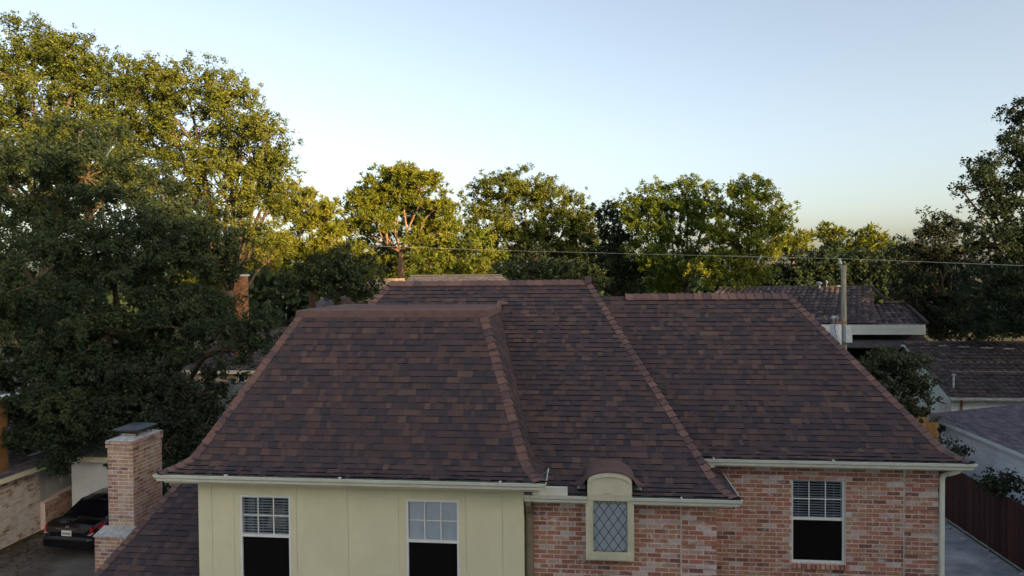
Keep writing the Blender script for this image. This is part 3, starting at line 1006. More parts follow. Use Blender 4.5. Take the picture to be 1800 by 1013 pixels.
dorm = MB()
zg0, zg1 = wz(1073, 971, YF), wz(1073, 881, YF)
gx0, gx1 = wx(1043, YF), wx(1103, YF)
# face frame around the glass
dorm.box(DX0 - 0.03, gx0, YF, YF + 0.06, dz_b, zg1); dorm.box(gx1, DX1 + 0.03, YF, YF + 0.06, dz_b, zg1)
dorm.box(gx0, gx1, YF, YF + 0.06, dz_b, zg0)
dorm_o = hb(dorm, 'dormer', M['cream'])
dorm_o['label'] = 'arched cream dormer with a diamond paned window'
b = MB()
ar = arch(hw, rise, zsp)
pl = [Vector((DX0, 0, zg1 + 0.001))] + ar + [Vector((DX1, 0, zg1 + 0.001))]
b.face([Vector((p.x, YF + 0.004, p.z)) for p in pl])
pl2 = [Vector((p.x, YF + 0.004, p.z)) for p in pl]
for i in range(len(pl2) - 1):
    p, q = pl2[i], pl2[i + 1]
    b.face([p, q, Vector((q.x, 14.0, q.z)), Vector((p.x, 14.0, p.z))])
hb(b, 'arched_panel', M['cream'], dorm_o)
b = MB()       # cheeks down to the sill
b.box(DX0, DX0 + 0.03, YF + 0.061, 12.2, dz_b + 0.01, zg1); b.box(DX1 - 0.03, DX1, YF + 0.061, 12.2, dz_b + 0.01, zg1)
hb(b, 'cheek', M['cream'], dorm_o)
b = MB()       # raised arch moulding
a1, a2 = arch(hw * 0.985, rise * 0.98 + 0.0, zsp), arch(hw * 0.84, rise * 0.62, zsp - 0.02)
for i in range(len(a1) - 1):
    p, q, r_, s_ = a1[i], a1[i + 1], a2[i + 1], a2[i]
    f4 = [Vector((v.x, YF - 0.022, v.z)) for v in (p, q, r_, s_)]
    b.face(f4)
    b.face([f4[3], f4[2], Vector((r_.x, YF + 0.004, r_.z)), Vector((s_.x, YF + 0.004, s_.z))])
    b.face([f4[0], f4[1], Vector((q.x, YF + 0.004, q.z)), Vector((p.x, YF + 0.004, p.z))])
hb(b, 'arch_moulding', M['cream'], dorm_o)
hbox('trim', M['cream'], dorm_o, DX0 + 0.01, DX1 - 0.01, YF - 0.018, YF + 0.003, zg1 + 0.085, zg1 + 0.115)
hbox('trim', M['cream'], dorm_o, DX0 - 0.005, DX1 + 0.005, YF - 0.012, YF - 0.0005, zg1 + 0.004, zg1 + 0.083)
hbox('sill', M['cream'], dorm_o, gx0 - 0.05, gx1 + 0.05, YF - 0.035, YF - 0.001, dz_b + 0.03, zg0 - 0.005)
for xa, xb in ((gx0 - 0.014, gx0), (gx1, gx1 + 0.014)): hbox('stop', M['cream'], dorm_o, xa, xb, YF - 0.012, YF - 0.001, zg0, zg1)
q = MB(); q.face([(gx0, YF + 0.02, zg0), (gx1, YF + 0.02, zg0), (gx1, YF + 0.02, zg1), (gx0, YF + 0.02, zg1)])
hb(q, 'pane', M['glass'], dorm_o)
b = MB()
W_, H_ = gx1 - gx0, zg1 - zg0
cw = W_ / 3.6
ch_ = cw * 1.42
for sg in (1, -1):
    k = -12
    while k < 14:
        pts = []
        # line z = sg*(ch/cw)*(x - k*cw)
        sl_ = sg * ch_ / cw
        xa = k * cw + 0.02
        cand = []
        for xx in (0, W_):
            zz = sl_ * (xx - xa)
            if 0 <= zz <= H_: cand.append((xx, zz))
        for zz in (0, H_):
            xx = xa + zz / sl_
            if 0 < xx < W_: cand.append((xx, zz))
        if len(cand) >= 2:
            cand = sorted(cand)
            p, q_ = cand[0], cand[-1]
            b.tube([(gx0 + p[0], YF + 0.012, zg0 + p[1]), (gx0 + q_[0], YF + 0.012, zg0 + q_[1])], [0.005, 0.005], 4)
        k += 1
hb(b, 'leading', M['lead'], dorm_o)
zs = zg1 - 0.02
while zs > zg0:
    q = MB(); yy = YF + 0.075
    q.mesh([(gx0 - 0.03, yy - 0.008, zs - 0.024), (gx1 + 0.03, yy - 0.008, zs - 0.024), (gx1 + 0.03, yy + 0.006, zs + 0.02), (gx0 - 0.03, yy + 0.006, zs + 0.02)], [(0, 1, 2, 3)])
    hb(q, 'blind_slat', M['blind'], dorm_o)
    zs -= 0.043
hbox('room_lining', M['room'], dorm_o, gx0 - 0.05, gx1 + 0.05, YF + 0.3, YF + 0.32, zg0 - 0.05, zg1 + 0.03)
# curved metal hood
b = MB()
N = 24
prof = []
for i in range(N + 1):
    a = math.pi * i / N
    prof.append((dcx - (hw + 0.06) * math.cos(a), zsp - 0.025 + (rise + 0.035) * math.sin(a) ** 0.95))
lf = [(dcx - hw - 0.30, zsp - 0.105), (dcx - hw - 0.22, zsp - 0.12), (dcx - hw - 0.15, zsp - 0.085)]
rf = [(2 * dcx - x, z) for x, z in reversed(lf)]
prof = lf + prof + rf
for i in range(len(prof) - 1):
    (xa, za), (xb, zb) = prof[i], prof[i + 1]
    yf = YF - 0.03
    ra = min(1.0, max(0.0, (abs((xa + xb) / 2 - dcx) - hw - 0.06) * 6))
    yfa = yf + 0.30 * ra
    b.face([(xa, yfa, za), (xb, yfa, zb), (xb, 14.6, zb), (xa, 14.6, za)])
    b.face([(xa, yfa, za - 0.025), (xb, yfa, zb - 0.025), (xb, yfa, zb), (xa, yfa, za)])
    b.face([(xa, 14.6, za - 0.025), (xb, 14.6, zb - 0.025), (xb, yfa, zb - 0.025), (xa, yfa, za - 0.025)])
hb(b, 'hood', M['deck'], dorm_o, smooth=False)
for sx in (-1, 1):
    b = MB(); xc = dcx + sx * (hw + 0.1)
    b.mesh([(xc - 0.07, 11.52, zsp - 0.15), (xc + 0.07, 11.52, zsp - 0.15), (xc + 0.07, 11.66, zsp - 0.115), (xc - 0.07, 11.66, zsp - 0.115)], [(0, 1, 2, 3)])
    hb(b, 'flashing', M['galv'], dorm_o)

# ---------------------------------------------------------------- neighbours
def pbuild(root):
    """builder of parts in world coordinates under an Empty"""
    inv = Matrix.Translation(-Vector(root.location))

    def f(b, name, mt, parent=None, **kw):
        o = b.build(name, mt, None, **kw)
        o.parent = parent or root
        o.matrix_parent_inverse = Matrix() if parent else inv
        return o
    return f


def corr_roof(A, B, C, D, pitch=0.3, rows=10, amp=0.05, rng=None):
    """barrel-tiled slope; A-B eave, D-C ridge"""
    rng = rng or random.Random(1)
    b = MB()
    A, B, C, D = map(Vector, (A, B, C, D))
    n = (B - A).cross(D - A).normalized()
    if n.z < 0: n = -n
    W = max((B - A).length, (C - D).length)
    nc = max(2, int(W / pitch))
    sub = 4
    for r in range(rows):
        v0, v1 = r / rows, (r + 1) / rows
        for k in range(nc):
            tint = rng.random()
            for q in range(sub):
                u0, u1 = (k + q / sub) / nc, (k + (q + 1) / sub) / nc
                h0, h1 = amp * abs(math.sin(math.pi * q / sub)), amp * abs(math.sin(math.pi * (q + 1) / sub))
                P = lambda u, v: A.lerp(B, u).lerp(D.lerp(C, u), v)
                b.face([P(u0, v0) + n * (h0 + 0.03), P(u1, v0) + n * (h1 + 0.03), P(u1, v1) + n * h1, P(u0, v1) + n * h0], tint)
    return b


def shingle_slope(A, B, C, D, rows, tabw, rng):
    b = MB()
    A, B, C, D = map(Vector, (A, B, C, D))
    n = (B - A).cross(D - A).normalized()
    if n.z < 0: n = -n
    W = max((B - A).length, (C - D).length)
    nc = max(2, int(W / tabw))
    P = lambda u, v: A.lerp(B, u).lerp(D.lerp(C, u), v)
    for r in range(rows):
        v0, v1 = r / rows, (r + 1) / rows
        u = -rng.random() / nc
        while u < 1:
            u2 = u + rng.uniform(0.6, 1.4) / nc
            a, c = max(0, u), min(1, u2)
            if c > a:
                b.face([P(a, v0) + n * 0.02, P(c, v0) + n * 0.02, P(c, v1), P(a, v1)], rng.random())
                b.face([P(a, v0), P(c, v0), P(c, v0) + n * 0.02, P(a, v0) + n * 0.02], 0.2)
            u = u2
    return b


# ---- right: low white garage with a purple grey roof, running away from us
gar = empty('garage', (16.5, 25, 0))
tag(gar, 'low white painted garage with a purple grey shingle roof behind the dark fence', 'garage')
pb = pbuild(gar)
ex, ya, yb, ez = 14.15, 14.0, 29.8, 2.66
b = MB(); b.box(ex + 0.35, 24.0, ya + 0.3, yb - 0.4, 0, ez - 0.06)
gw = pb(b, 'wall', M['white_brick'])
for k in range(11):
    b = MB(); b.box(ex + 0.328, ex + 0.349, ya + 0.3, yb - 0.4, 0.1 + k * 0.215, 0.1 + k * 0.215 + 0.205); pb(b, 'board', M['white_brick'], gw)
rgr = random.Random(5)
b = shingle_slope((ex, yb, ez), (ex, ya, ez), (25.0, ya, ez + 1.35), (25.0, yb, ez + 1.35), 80, 0.32, rgr)
pb(b, 'roof', M['grey_shingle'])
b = MB(); b.box(ex + 0.004, ex + 0.03, ya, yb - 0.03, ez - 0.17, ez - 0.015); pb(b, 'fascia', M['white_wall'])
b = MB(); b.mesh([(ex, yb, ez - 0.17), (25, yb, ez + 1.18), (25, yb, ez + 1.34), (ex, yb, ez - 0.01), (ex, yb - 0.03, ez - 0.17), (25, yb - 0.03, ez + 1.18), (25, yb - 0.03, ez + 1.34), (ex, yb - 0.03, ez - 0.01)],
                 [(0, 1, 2, 3), (4, 7, 6, 5), (3, 2, 6, 7), (0, 3, 7, 4), (0, 4, 5, 1)]); pb(b, 'rake_board', M['white_wall'])
b = MB(); b.box(ex + 0.03, ex + 0.35, ya, yb - 0.03, ez - 0.16, ez - 0.14); pb(b, 'soffit', M['white_wall'])
b = MB(); b.tube([(ex + 0.30, yb - 0.45, ez - 0.16), (ex + 0.30, yb - 0.45, 0.1)], [0.035, 0.035], 8); pb(b, 'pipe', M['galv'])
b = MB(); b.tube([(ex + 0.27, yb - 0.75, ez - 0.42), (ex + 0.12, yb - 0.80, ez - 0.50)], [0.07, 0.11], 10); b.box(ex + 0.25, ex + 0.33, yb - 0.85, yb - 0.6, ez - 0.5, ez - 0.25); pb(b, 'floodlight', M['black_metal'])

# ---- dark board fence beside the driveway
fen = empty('board_fence', (12.45, 24, 0))
tag(fen, 'dark brown vertical board fence along the pale driveway', 'fence')
pb = pbuild(fen)
rf_ = random.Random(9)
y = 15.6
while y < 34:
    b = MB(); t_ = rf_.uniform(-0.008, 0.008); b.box(12.45 + t_, 12.47 + t_, y, y + 0.135, 0.05, 1.9 + rf_.uniform(-0.012, 0.012), rf_.random())
    pb(b, 'board', M['fence_dark']); y += 0.141
for zz in (0.35, 1.0, 1.6):
    b = MB(); b.box(12.482, 12.52, 15.6, 34, zz, zz + 0.09, 0.3); pb(b, 'rail', M['fence_dark'])
b = MB(); b.box(12.44, 12.52, 15.6, 34, 0.0, 0.048); tag(b.build('kerb', M['concrete']), kind='structure')
rk = random.Random(4)
for k in range(14):
    y = 20 + k * 0.55 + rk.uniform(-.2, .2); x = 12.3 - rk.uniform(0.02, 0.35)
    s_ = rk.uniform(0.05, 0.13)
    b = MB(); b.obox(Vector((x, y, 0.045)), Vector((math.cos(k), math.sin(k), 0)), Vector((-math.sin(k), math.cos(k), 0)), Vector((0, 0, 1)), s_, s_ * 0.6, 0.02)
    tag(b.build('stone', M['concrete']), 'small pale stone lying at the foot of the dark board fence', 'stone', 'loose stones at the fence foot')

# ---- tan cedar fence further back
fen = empty('cedar_fence', (15, 33.5, 0))
tag(fen, 'tan cedar board fence between the small tree and the white garage', 'fence')
pb = pbuild(fen)
x = 12.4
while x < 19.5:
    b = MB(); b.box(x, x + 0.14, 33.5, 33.52, 0.05, 1.95 + rf_.uniform(-.01, .01), rf_.random()); pb(b, 'board', M['fence_tan']); x += 0.145
b = MB(); b.box(12.4, 19.5, 33.47, 33.55, 1.965, 2.0, 1.0); pb(b, 'cap_rail', M['fence_tan'])

# ---- house with brown tiles right of the small tree
hA = empty('house', (26, 40, 0))
tag(hA, 'low house with a dark brown tiled gable roof behind the cedar fence', 'house')
pb = pbuild(hA)
e0 = cp(1640, 698, 34.0); ez = e0.z; ey = e0.y
rA = cp(1612, 604, 38.5)
xl = 17.0
gx_l = wx(1640, ey, 698)
gx_r = wx(1612, rA.y, 604)
xl = (gx_l + gx_r) / 2
b = corr_roof((xl, ey, ez), (40, ey, ez), (40, rA.y, rA.z), (xl, rA.y, rA.z), 0.33, 16, 0.045, random.Random(21)); pb(b, 'roof', M['tile2'])
b = corr_roof((40, 2 * rA.y - ey, ez), (xl, 2 * rA.y - ey, ez), (xl, rA.y, rA.z), (40, rA.y, rA.z), 0.6, 6, 0.04, random.Random(22)); pb(b, 'roof', M['tile2'])
b = MB(); b.tube([(xl - 0.05, rA.y, rA.z + 0.04), (40, rA.y, rA.z + 0.04)], [0.11, 0.11], 8); pb(b, 'ridge_tiles', M['tile'])
b = MB(); b.box(xl + 0.35, 39.6, ey + 0.45, 2 * rA.y - ey - 0.4, 0, ez - 0.04); aw = pb(b, 'wall', M['white_siding'])
b = MB(); b.face([(xl + 0.35, ey + 0.45, ez - 0.04), (xl + 0.35, 2 * rA.y - ey - 0.4, ez - 0.04), (xl + 0.35, rA.y, rA.z - 0.12)]); pb(b, 'gable', M['white_siding'], aw)
zz = 0.1
while zz < ez - 0.2:
    b = MB(); b.mesh([(xl + 0.35, ey + 0.449, zz), (39.6, ey + 0.449, zz), (39.6, ey + 0.42, zz), (xl + 0.35, ey + 0.42, zz), (xl + 0.35, ey + 0.44, zz + 0.19), (39.6, ey + 0.44, zz + 0.19)], [(3, 2, 5, 4), (0, 1, 2, 3)])
    pb(b, 'lap_board', M['white_siding'], aw); zz += 0.19
b = MB(); b.box(xl + 0.1, 40, ey - 0.06, ey + 0.02, ez - 0.14, ez - 0.01); pb(b, 'gutter', M['galv'])
b = MB(); b.mesh([(xl - 0.02, ey, ez - 0.16), (xl - 0.02, rA.y, rA.z - 0.16), (xl - 0.02, rA.y, rA.z), (xl - 0.02, ey, ez)], [(0, 1, 2, 3)]); b.mesh([(xl - 0.02, 2 * rA.y - ey, ez - 0.16), (xl - 0.02, rA.y, rA.z - 0.16), (xl - 0.02, rA.y, rA.z), (xl - 0.02, 2 * rA.y - ey, ez)], [(0, 1, 2, 3)])
pb(b, 'rake_board', M['white_wall'])
v = cp(1676, 690, 34.6)
b = MB(); b.tube([(v.x, v.y, v.z - 0.1), (v.x, v.y, v.z + 0.85)], [0.05, 0.05], 8); b.tube([(v.x, v.y, v.z + 0.85), (v.x, v.y, v.z + 0.93)], [0.09, 0.09], 8); pb(b, 'vent_pipe', M['galv'])
for i, (px0, px1, py) in enumerate(((1650, 1664, 612), (1684, 1704, 615), (1724, 1746, 618), (1764, 1782, 621))):
    p, q = cp(px0, py, 38.0), cp(px1, py + 1, 38.0)
    t_ = 0.87
    yy = ey + (rA.y - ey) * (0.92 - i * 0.02); zz = ez + (rA.z - ez) * (0.92 - i * 0.02) + 0.09
    b = MB(); b.box(wx(px0, yy, py), wx(px1, yy, py), yy - 0.03, yy + 0.03, zz - 0.02, zz + 0.02); pb(b, 'roof_bracket', M['galv'])
bx = cp(1659, 713, 34.4)
b = MB(); b.box(bx.x - 0.16, bx.x + 0.16, ey + 0.30, ey + 0.41, bx.z - 0.25, bx.z + 0.15); pb(b, 'meter_box', M['galv'])
b = MB(); b.tube([(bx.x + 0.8, ey + 0.38, ez - 0.1), (bx.x + 0.8, ey + 0.38, 0)], [0.05, 0.05], 6); pb(b, 'downspout', M['rust_and_sun_orange'])
# small gabled extension to its left
ext = empty('shed', (wx(1590, 41, 615), 41, 0))
tag(ext, 'small white sided lean-to left of the brown tiled house', 'shed')
pb = pbuild(ext)
p0, p1 = cp(1568, 604, 41), cp(1616, 604, 41)
b = MB(); b.box(p0.x, p1.x + 0.6, 41, 44, 0, p0.z - 0.05); sw = pb(b, 'wall', M['white_siding'])
zz = 0.2
while zz < p0.z - 0.25:
    b = MB(); b.box(p0.x, p1.x + 0.6, 40.965, 40.998, zz, zz + 0.18); pb(b, 'lap_board', M['white_siding'], sw); zz += 0.2
b = MB(); b.box(cp(1440, 604, 41).x, p1.x + 0.8, 40.6, 44.5, p0.z - 0.02, p0.z + 0.06); pb(b, 'roof', M['tile2'])

# ---- two storey tiled house behind the pole
hB = empty('house', (18, 52, 0))
tag(hB, 'tall house with grey barrel tile roof and a deep white eave band behind the pole', 'house')
pb = pbuild(hB)
dB = 46.0
eL, eR = cp(1380, 569, dB - 3), cp(1618, 569, dB - 3)
ez, ey = (eL.z + eR.z) / 2, eL.y
r1L, r1R = cp(1315, 507, dB + 2), cp(1524, 507, dB + 2)
r2 = cp(1590, 533, dB - 0.5)
rz, ry = r1L.z, r1L.y
hx0 = wx(1300, ey, 569)
b = corr_roof((hx0 - 4, ey, ez), (eR.x - 3.0, ey, ez), (r1R.x, ry, rz), (r1L.x - 2, ry, rz), 0.42, 12, 0.07, random.Random(31)); pb(b, 'roof', M['tile'])
b = corr_roof((eR.x - 6.0, ey + 0.02, ez - 0.10), (eR.x, ey + 0.02, ez - 0.10), (r2.x, r2.y, r2.z - 0.1), (r1R.x - 3.0, r2.y, r2.z - 0.1), 0.42, 8, 0.07, random.Random(32)); pb(b, 'roof', M['tile'])
b = MB(); b.mesh([(eR.x, ey, ez), (r2.x, r2.y, r2.z), (r2.x, r2.y + 3, ez), (eR.x, ey + 6, ez)], [(0, 1, 2, 3)])
b.mesh([(r1L.x - 2, ry, rz), (r1R.x, ry, rz), (r1R.x, ry + 5, ez), (r1L.x - 2, ry + 5, ez)], [(0, 1, 2, 3)]); b.mesh([(r1R.x, r2.y, r2.z), (r2.x, r2.y, r2.z), (eR.x, ry + 3, ez), (r1R.x, ry + 3, ez)], [(0, 1, 2, 3)])
pb(b, 'roof', M['tile'])
b = MB(); b.tube([(r1L.x - 2, ry, rz + 0.05), (r1R.x, ry, rz + 0.05)], [0.1, 0.1], 8); b.tube([(r1R.x + 0.2, r2.y, r2.z + 0.05), (r2.x, r2.y, r2.z + 0.05)], [0.1, 0.1], 8)
b.tube([(r2.x, r2.y, r2.z + 0.05), (eR.x, ey, ez + 0.06)], [0.1, 0.1], 8); b.tube([(r1R.x, ry, rz + 0.05), (r1R.x + 0.5, r2.y, r2.z)], [0.1, 0.1], 8)
pb(b, 'ridge_tiles', M['tile'])
for k in range(4):
    b = MB(); b.box(hx0 - 3, eR.x - 0.1, ey + 0.0 + 0.02 * (k % 2), ey + 0.1, ez - 0.66 + k * 0.16, ez - 0.51 + k * 0.16); pb(b, 'eave_board', M['white_siding'])
b = MB(); b.box(hx0 - 3, eR.x - 0.1, ey + 0.1, ey + 5, ez - 0.66, ez - 0.03); pb(b, 'eave_box', M['white_siding'])
b = MB(); b.box(hx0 - 2.5, eR.x - 1.0, ey + 1.6, ey + 7, 0, ez - 0.66); pb(b, 'wall', M['tile2'])
b = MB(); b.mesh([(hx0 - 3, ey - 2.2, ez - 2.0), (eR.x + 0.5, ey - 2.2, ez - 2.0), (eR.x + 0.3, ey + 1.6, ez - 0.75), (hx0 - 3, ey + 1.6, ez - 0.75)], [(0, 1, 2, 3)]); pb(b, 'porch_roof', M['tile2'])
for px, py, r_, h_ in ((1440, 505, 0.14, 0.75), (1453, 505, 0.05, 0.85), (1473, 505, 0.12, 0.5)):
    v = cp(px, py + 9, dB + 1.4)
    b = MB(); b.tube([(v.x, v.y, v.z - 0.2), (v.x, v.y, v.z + h_ * 0.75)], [r_ * 0.6, r_ * 0.6], 8); b.tube([(v.x, v.y, v.z + h_ * 0.75), (v.x, v.y, v.z + h_ * 0.9), (v.x, v.y, v.z + h_)], [r_ * 1.4, r_ * 1.5, r_ * 0.4], 8)
    b.box(v.x - 0.25, v.x + 0.25, v.y - 0.4, v.y, v.z - 0.32, v.z - 0.16)
    pb(b, 'vent_pipe', M['galv'])

# ---- utility pole
pt = cp(1483, 466, 30); pbm = Vector((pt.x + 0.02, pt.y, 0))
pol = empty('utility_pole', pbm)
tag(pol, 'weathered wooden utility pole with a pale transformer behind the roof', 'utility pole')
pb = pbuild(pol)
b = MB(); b.tube([pbm, (pbm.x, pbm.y, pt.z * 0.5), pt], [0.14, 0.12, 0.10], 12); pb(b, 'pole', M['pole'], smooth=True)
tcz = cp(1476, 588, 29.6)
b = MB()
for (px, w_) in ((1469, 0.23), ):
    c = cp(px, 588, 29.45)
    b.tube([(c.x, c.y, c.z - 0.47), (c.x, c.y, c.z - 0.43), (c.x, c.y, c.z + 0.40), (c.x, c.y, c.z + 0.44)], [0.20, 0.23, 0.23, 0.2], 16)
pb(b, 'transformer', M['trans'], smooth=True)
c = cp(1489, 588, 29.8)
b = MB(); b.box(c.x - 0.1, c.x + 0.16, c.y - 0.15, c.y + 0.15, c.z - 0.35, c.z + 0.35); pb(b, 'meter_cabinet', M['trans'])
c = cp(1473, 568, 29.5)
b = MB(); b.box(c.x - 0.22, c.x + 0.3, c.y - 0.12, c.y + 0.12, c.z - 0.03, c.z + 0.05); pb(b, 'bracket', M['rust_and_sun_orange'])
for px in (1465, 1470.5):
    c = cp(px, 560, 29.45)
    b = MB(); b.tube([(c.x, c.y, c.z - 0.18), (c.x, c.y, c.z - 0.05), (c.x, c.y, c.z), (c.x, c.y, c.z + 0.08), (c.x, c.y, c.z + 0.12)], [0.035, 0.05, 0.075, 0.075, 0.03], 10); pb(b, 'bushing', M['galv'], smooth=True)
b = MB()
c0 = cp(1477, 466, 29.9); c1 = cp(1476, 454, 29.9)
b.tube([cp(1479, 476, 29.9), c0, c1], [0.035, 0.045, 0.05], 8); b.tube([c0, c0 + Vector((0, 0, 0.07)), c0 + Vector((0, 0, 0.14))], [0.06, 0.085, 0.05], 10); pb(b, 'insulator', M['galv'], smooth=True)
for off in (0, 0.06):
    b = MB(); b.tube([cp(1470, 560, 29.4) + Vector((off, 0, 0.1)), cp(1467, 575, 29.1), cp(1472, 600, 29.1)], [0.012] * 3, 5); pb(b, 'cable', M['lead'])
# the overhead wire, hung between the pole and others out of sight
b = MB()
key = [(420, 424, 62), (640, 432, 54), (900, 441, 45.5), (1040, 444.5, 41), (1345, 452, 33), (1476, 455, 29.9)]
b.tube([cp(*k) for k in key], [0.011] * len(key), 5)
tag(b.build('overhead_wire', M['wire']), 'thin pale wire strung from the pole across the trees to the left', 'wire')
b = MB()
key = [(1476, 455, 29.9), (1560, 458, 28.4), (1700, 463.5, 26.5), (1900, 471, 24)]
b.tube([cp(*k) for k in key], [0.010] * len(key), 5)
tag(b.build('overhead_wire', M['wire']), 'thin pale wire running from the pole to the right edge', 'wire')

# ---------------------------------------------------------------- left neighbour
nb = empty('house', (-22, 24, 0))
tag(nb, 'white and whitewashed brick neighbour house behind the black car', 'house')
pb = pbuild(nb)
WX = -18.4
b = MB(); b.box(-30, WX - 0.012, 14, 21.3, 0, 2.3); nw = pb(b, 'wall', M['mortar'])
nw['label'] = 'whitewashed brick wall'
rw = random.Random(14)
BLn = 0.245
z = 0.05; row = 0
bm_half = None
nbricks = []
while z < 2.27:
    y = 18.2 - (BLn / 2 if row % 2 else 0)
    while y < 21.28:
        y1_ = min(y + BLn, 21.29)
        if y1_ - y > 0.05: nbricks.append((y, y1_, z))
        y += BLn
    z += 0.083; row += 1
nbricks.sort(key=lambda q: -q[1])
rest = MB()
for i, (y, y1_, z) in enumerate(nbricks):
    pr = rw.uniform(-0.003, 0.005)
    ti = rw.betavariate(1.2, 1.0)
    bb = MB() if i < 295 else rest
    bb.box(WX - 0.02, WX + pr, y + 0.006, y1_ - 0.006, z + 0.006, z + 0.077, ti)
    if i < 295: pb(bb, 'brick', M['whitebrick'], nw)
pb(rest, 'bricks', M['whitebrick'], nw, kind='stuff')
b = MB(); b.box(-30, -18.75, 21.301, 33, 0, 2.55); pb(b, 'wall', M['white_wall'])
for k in range(9):
    b = MB(); b.box(-18.752, -18.735, 21.4 + k * 0.6, 21.43 + k * 0.6, 0, 2.5); pb(b, 'batten', M['white_wall'])
b = shingle_slope((-18.0, 17.5, 2.36), (-18.0, 33, 2.36), (-24, 33, 3.6), (-24, 17.5, 3.6), 34, 0.3, random.Random(8)); pb(b, 'roof', M['grey_shingle'])
b = MB(); b.box(-18.03, -17.99, 17.5, 33, 2.19, 2.352); pb(b, 'fascia', M['cream'])
b = MB(); b.box(-18.75, -18.03, 17.5, 33, 2.2, 2.22); pb(b, 'soffit', M['white_wall'])
# window further back
wf = MB(); yw0, yw1 = 25.1, 26.6
wf.box(-18.74, -18.69, yw0, yw0 + 0.06, 0.85, 2.1); wf.box(-18.74, -18.69, yw1 - 0.06, yw1, 0.85, 2.1); wf.box(-18.74, -18.69, yw0, yw1, 0.85, 0.91); wf.box(-18.74, -18.69, yw0, yw1, 2.04, 2.1)
wno = pb(wf, 'window', M['white_wall'])
for k in (1, 2, 3):
    b = MB(); yy = yw0 + (yw1 - yw0) * k / 4; b.box(-18.735, -18.695, yy - 0.012, yy + 0.012, 0.91, 2.04); pb(b, 'muntin', M['white_wall'], wno)
b = MB(); b.box(-18.734, -18.696, yw0 + 0.06, yw1 - 0.06, 1.46, 1.49); pb(b, 'muntin', M['white_wall'], wno)
b = MB(); b.face([(-18.72, yw0, 0.9), (-18.72, yw1, 0.9), (-18.72, yw1, 2.05), (-18.72, yw0, 2.05)]); pb(b, 'pane', M['carglass'], wno)
# plywood corner of an upper storey at the picture edge
pw = empty('plywood_bay', (-18.6, 19.3, 0))
tag(pw, 'orange brown wooden bay at the left edge above the whitewashed brick', 'bay')
pb2 = pbuild(pw)
xr = wx(11, 20.0, 790)
b = MB(); b.box(xr - 2.0, xr, 18.4, 20.0, wz(6, 838, 20.0), wz(6, 700, 20.0)); pb2(b, 'panel', M['wood_orange'])
b = MB(); b.box(xr, xr + 0.05, 19.4, 20.02, wz(6, 838, 20.0) - 0.03, wz(6, 700, 20.0)); pb2(b, 'corner_board', M['wood_orange'])


def brick_garden_wall(label, y0, y1, h0, h1, x):
    w = empty('garden_wall', (x, (y0 + y1) / 2, 0)); tag(w, label, 'wall')
    p_ = pbuild(w)
    b = MB(); b.mesh([(x - 0.2, y0, 0), (x, y0, 0), (x, y1, 0), (x - 0.2, y1, 0), (x - 0.2, y0, h0), (x, y0, h0), (x, y1, h1), (x - 0.2, y1, h1)], [(4, 5, 6, 7), (0, 1, 5, 4), (1, 2, 6, 5), (2, 3, 7, 6), (3, 0, 4, 7)])
    core = p_(b, 'core', M['mortar'])
    r = 0; z = 0.03
    while z < max(h0, h1) - 0.06:
        y = y0 - (0.12 if r % 2 else 0)
        while y < y1:
            a, c = max(y, y0), min(y + 0.245, y1)
            hh = h0 + (h1 - h0) * ((a + c) / 2 - y0) / (y1 - y0)
            if c - a > 0.06 and z + 0.08 < hh:
                b = MB(); b.box(x - 0.02, x + 0.012, a + 0.006, c - 0.006, z + 0.006, z + 0.077, rw.uniform(0, 0.6)); p_(b, 'brick', M['chbrick'], core)
            y += 0.245
        z += 0.083; r += 1


brick_garden_wall('low brick wing wall between the whitewashed wall and the black car', 21.32, 23.2, 0.95, 1.15, -18.25)
brick_garden_wall('low brick wall under the far white framed window', 24.6, 27.6, 0.8, 0.8, -18.25)

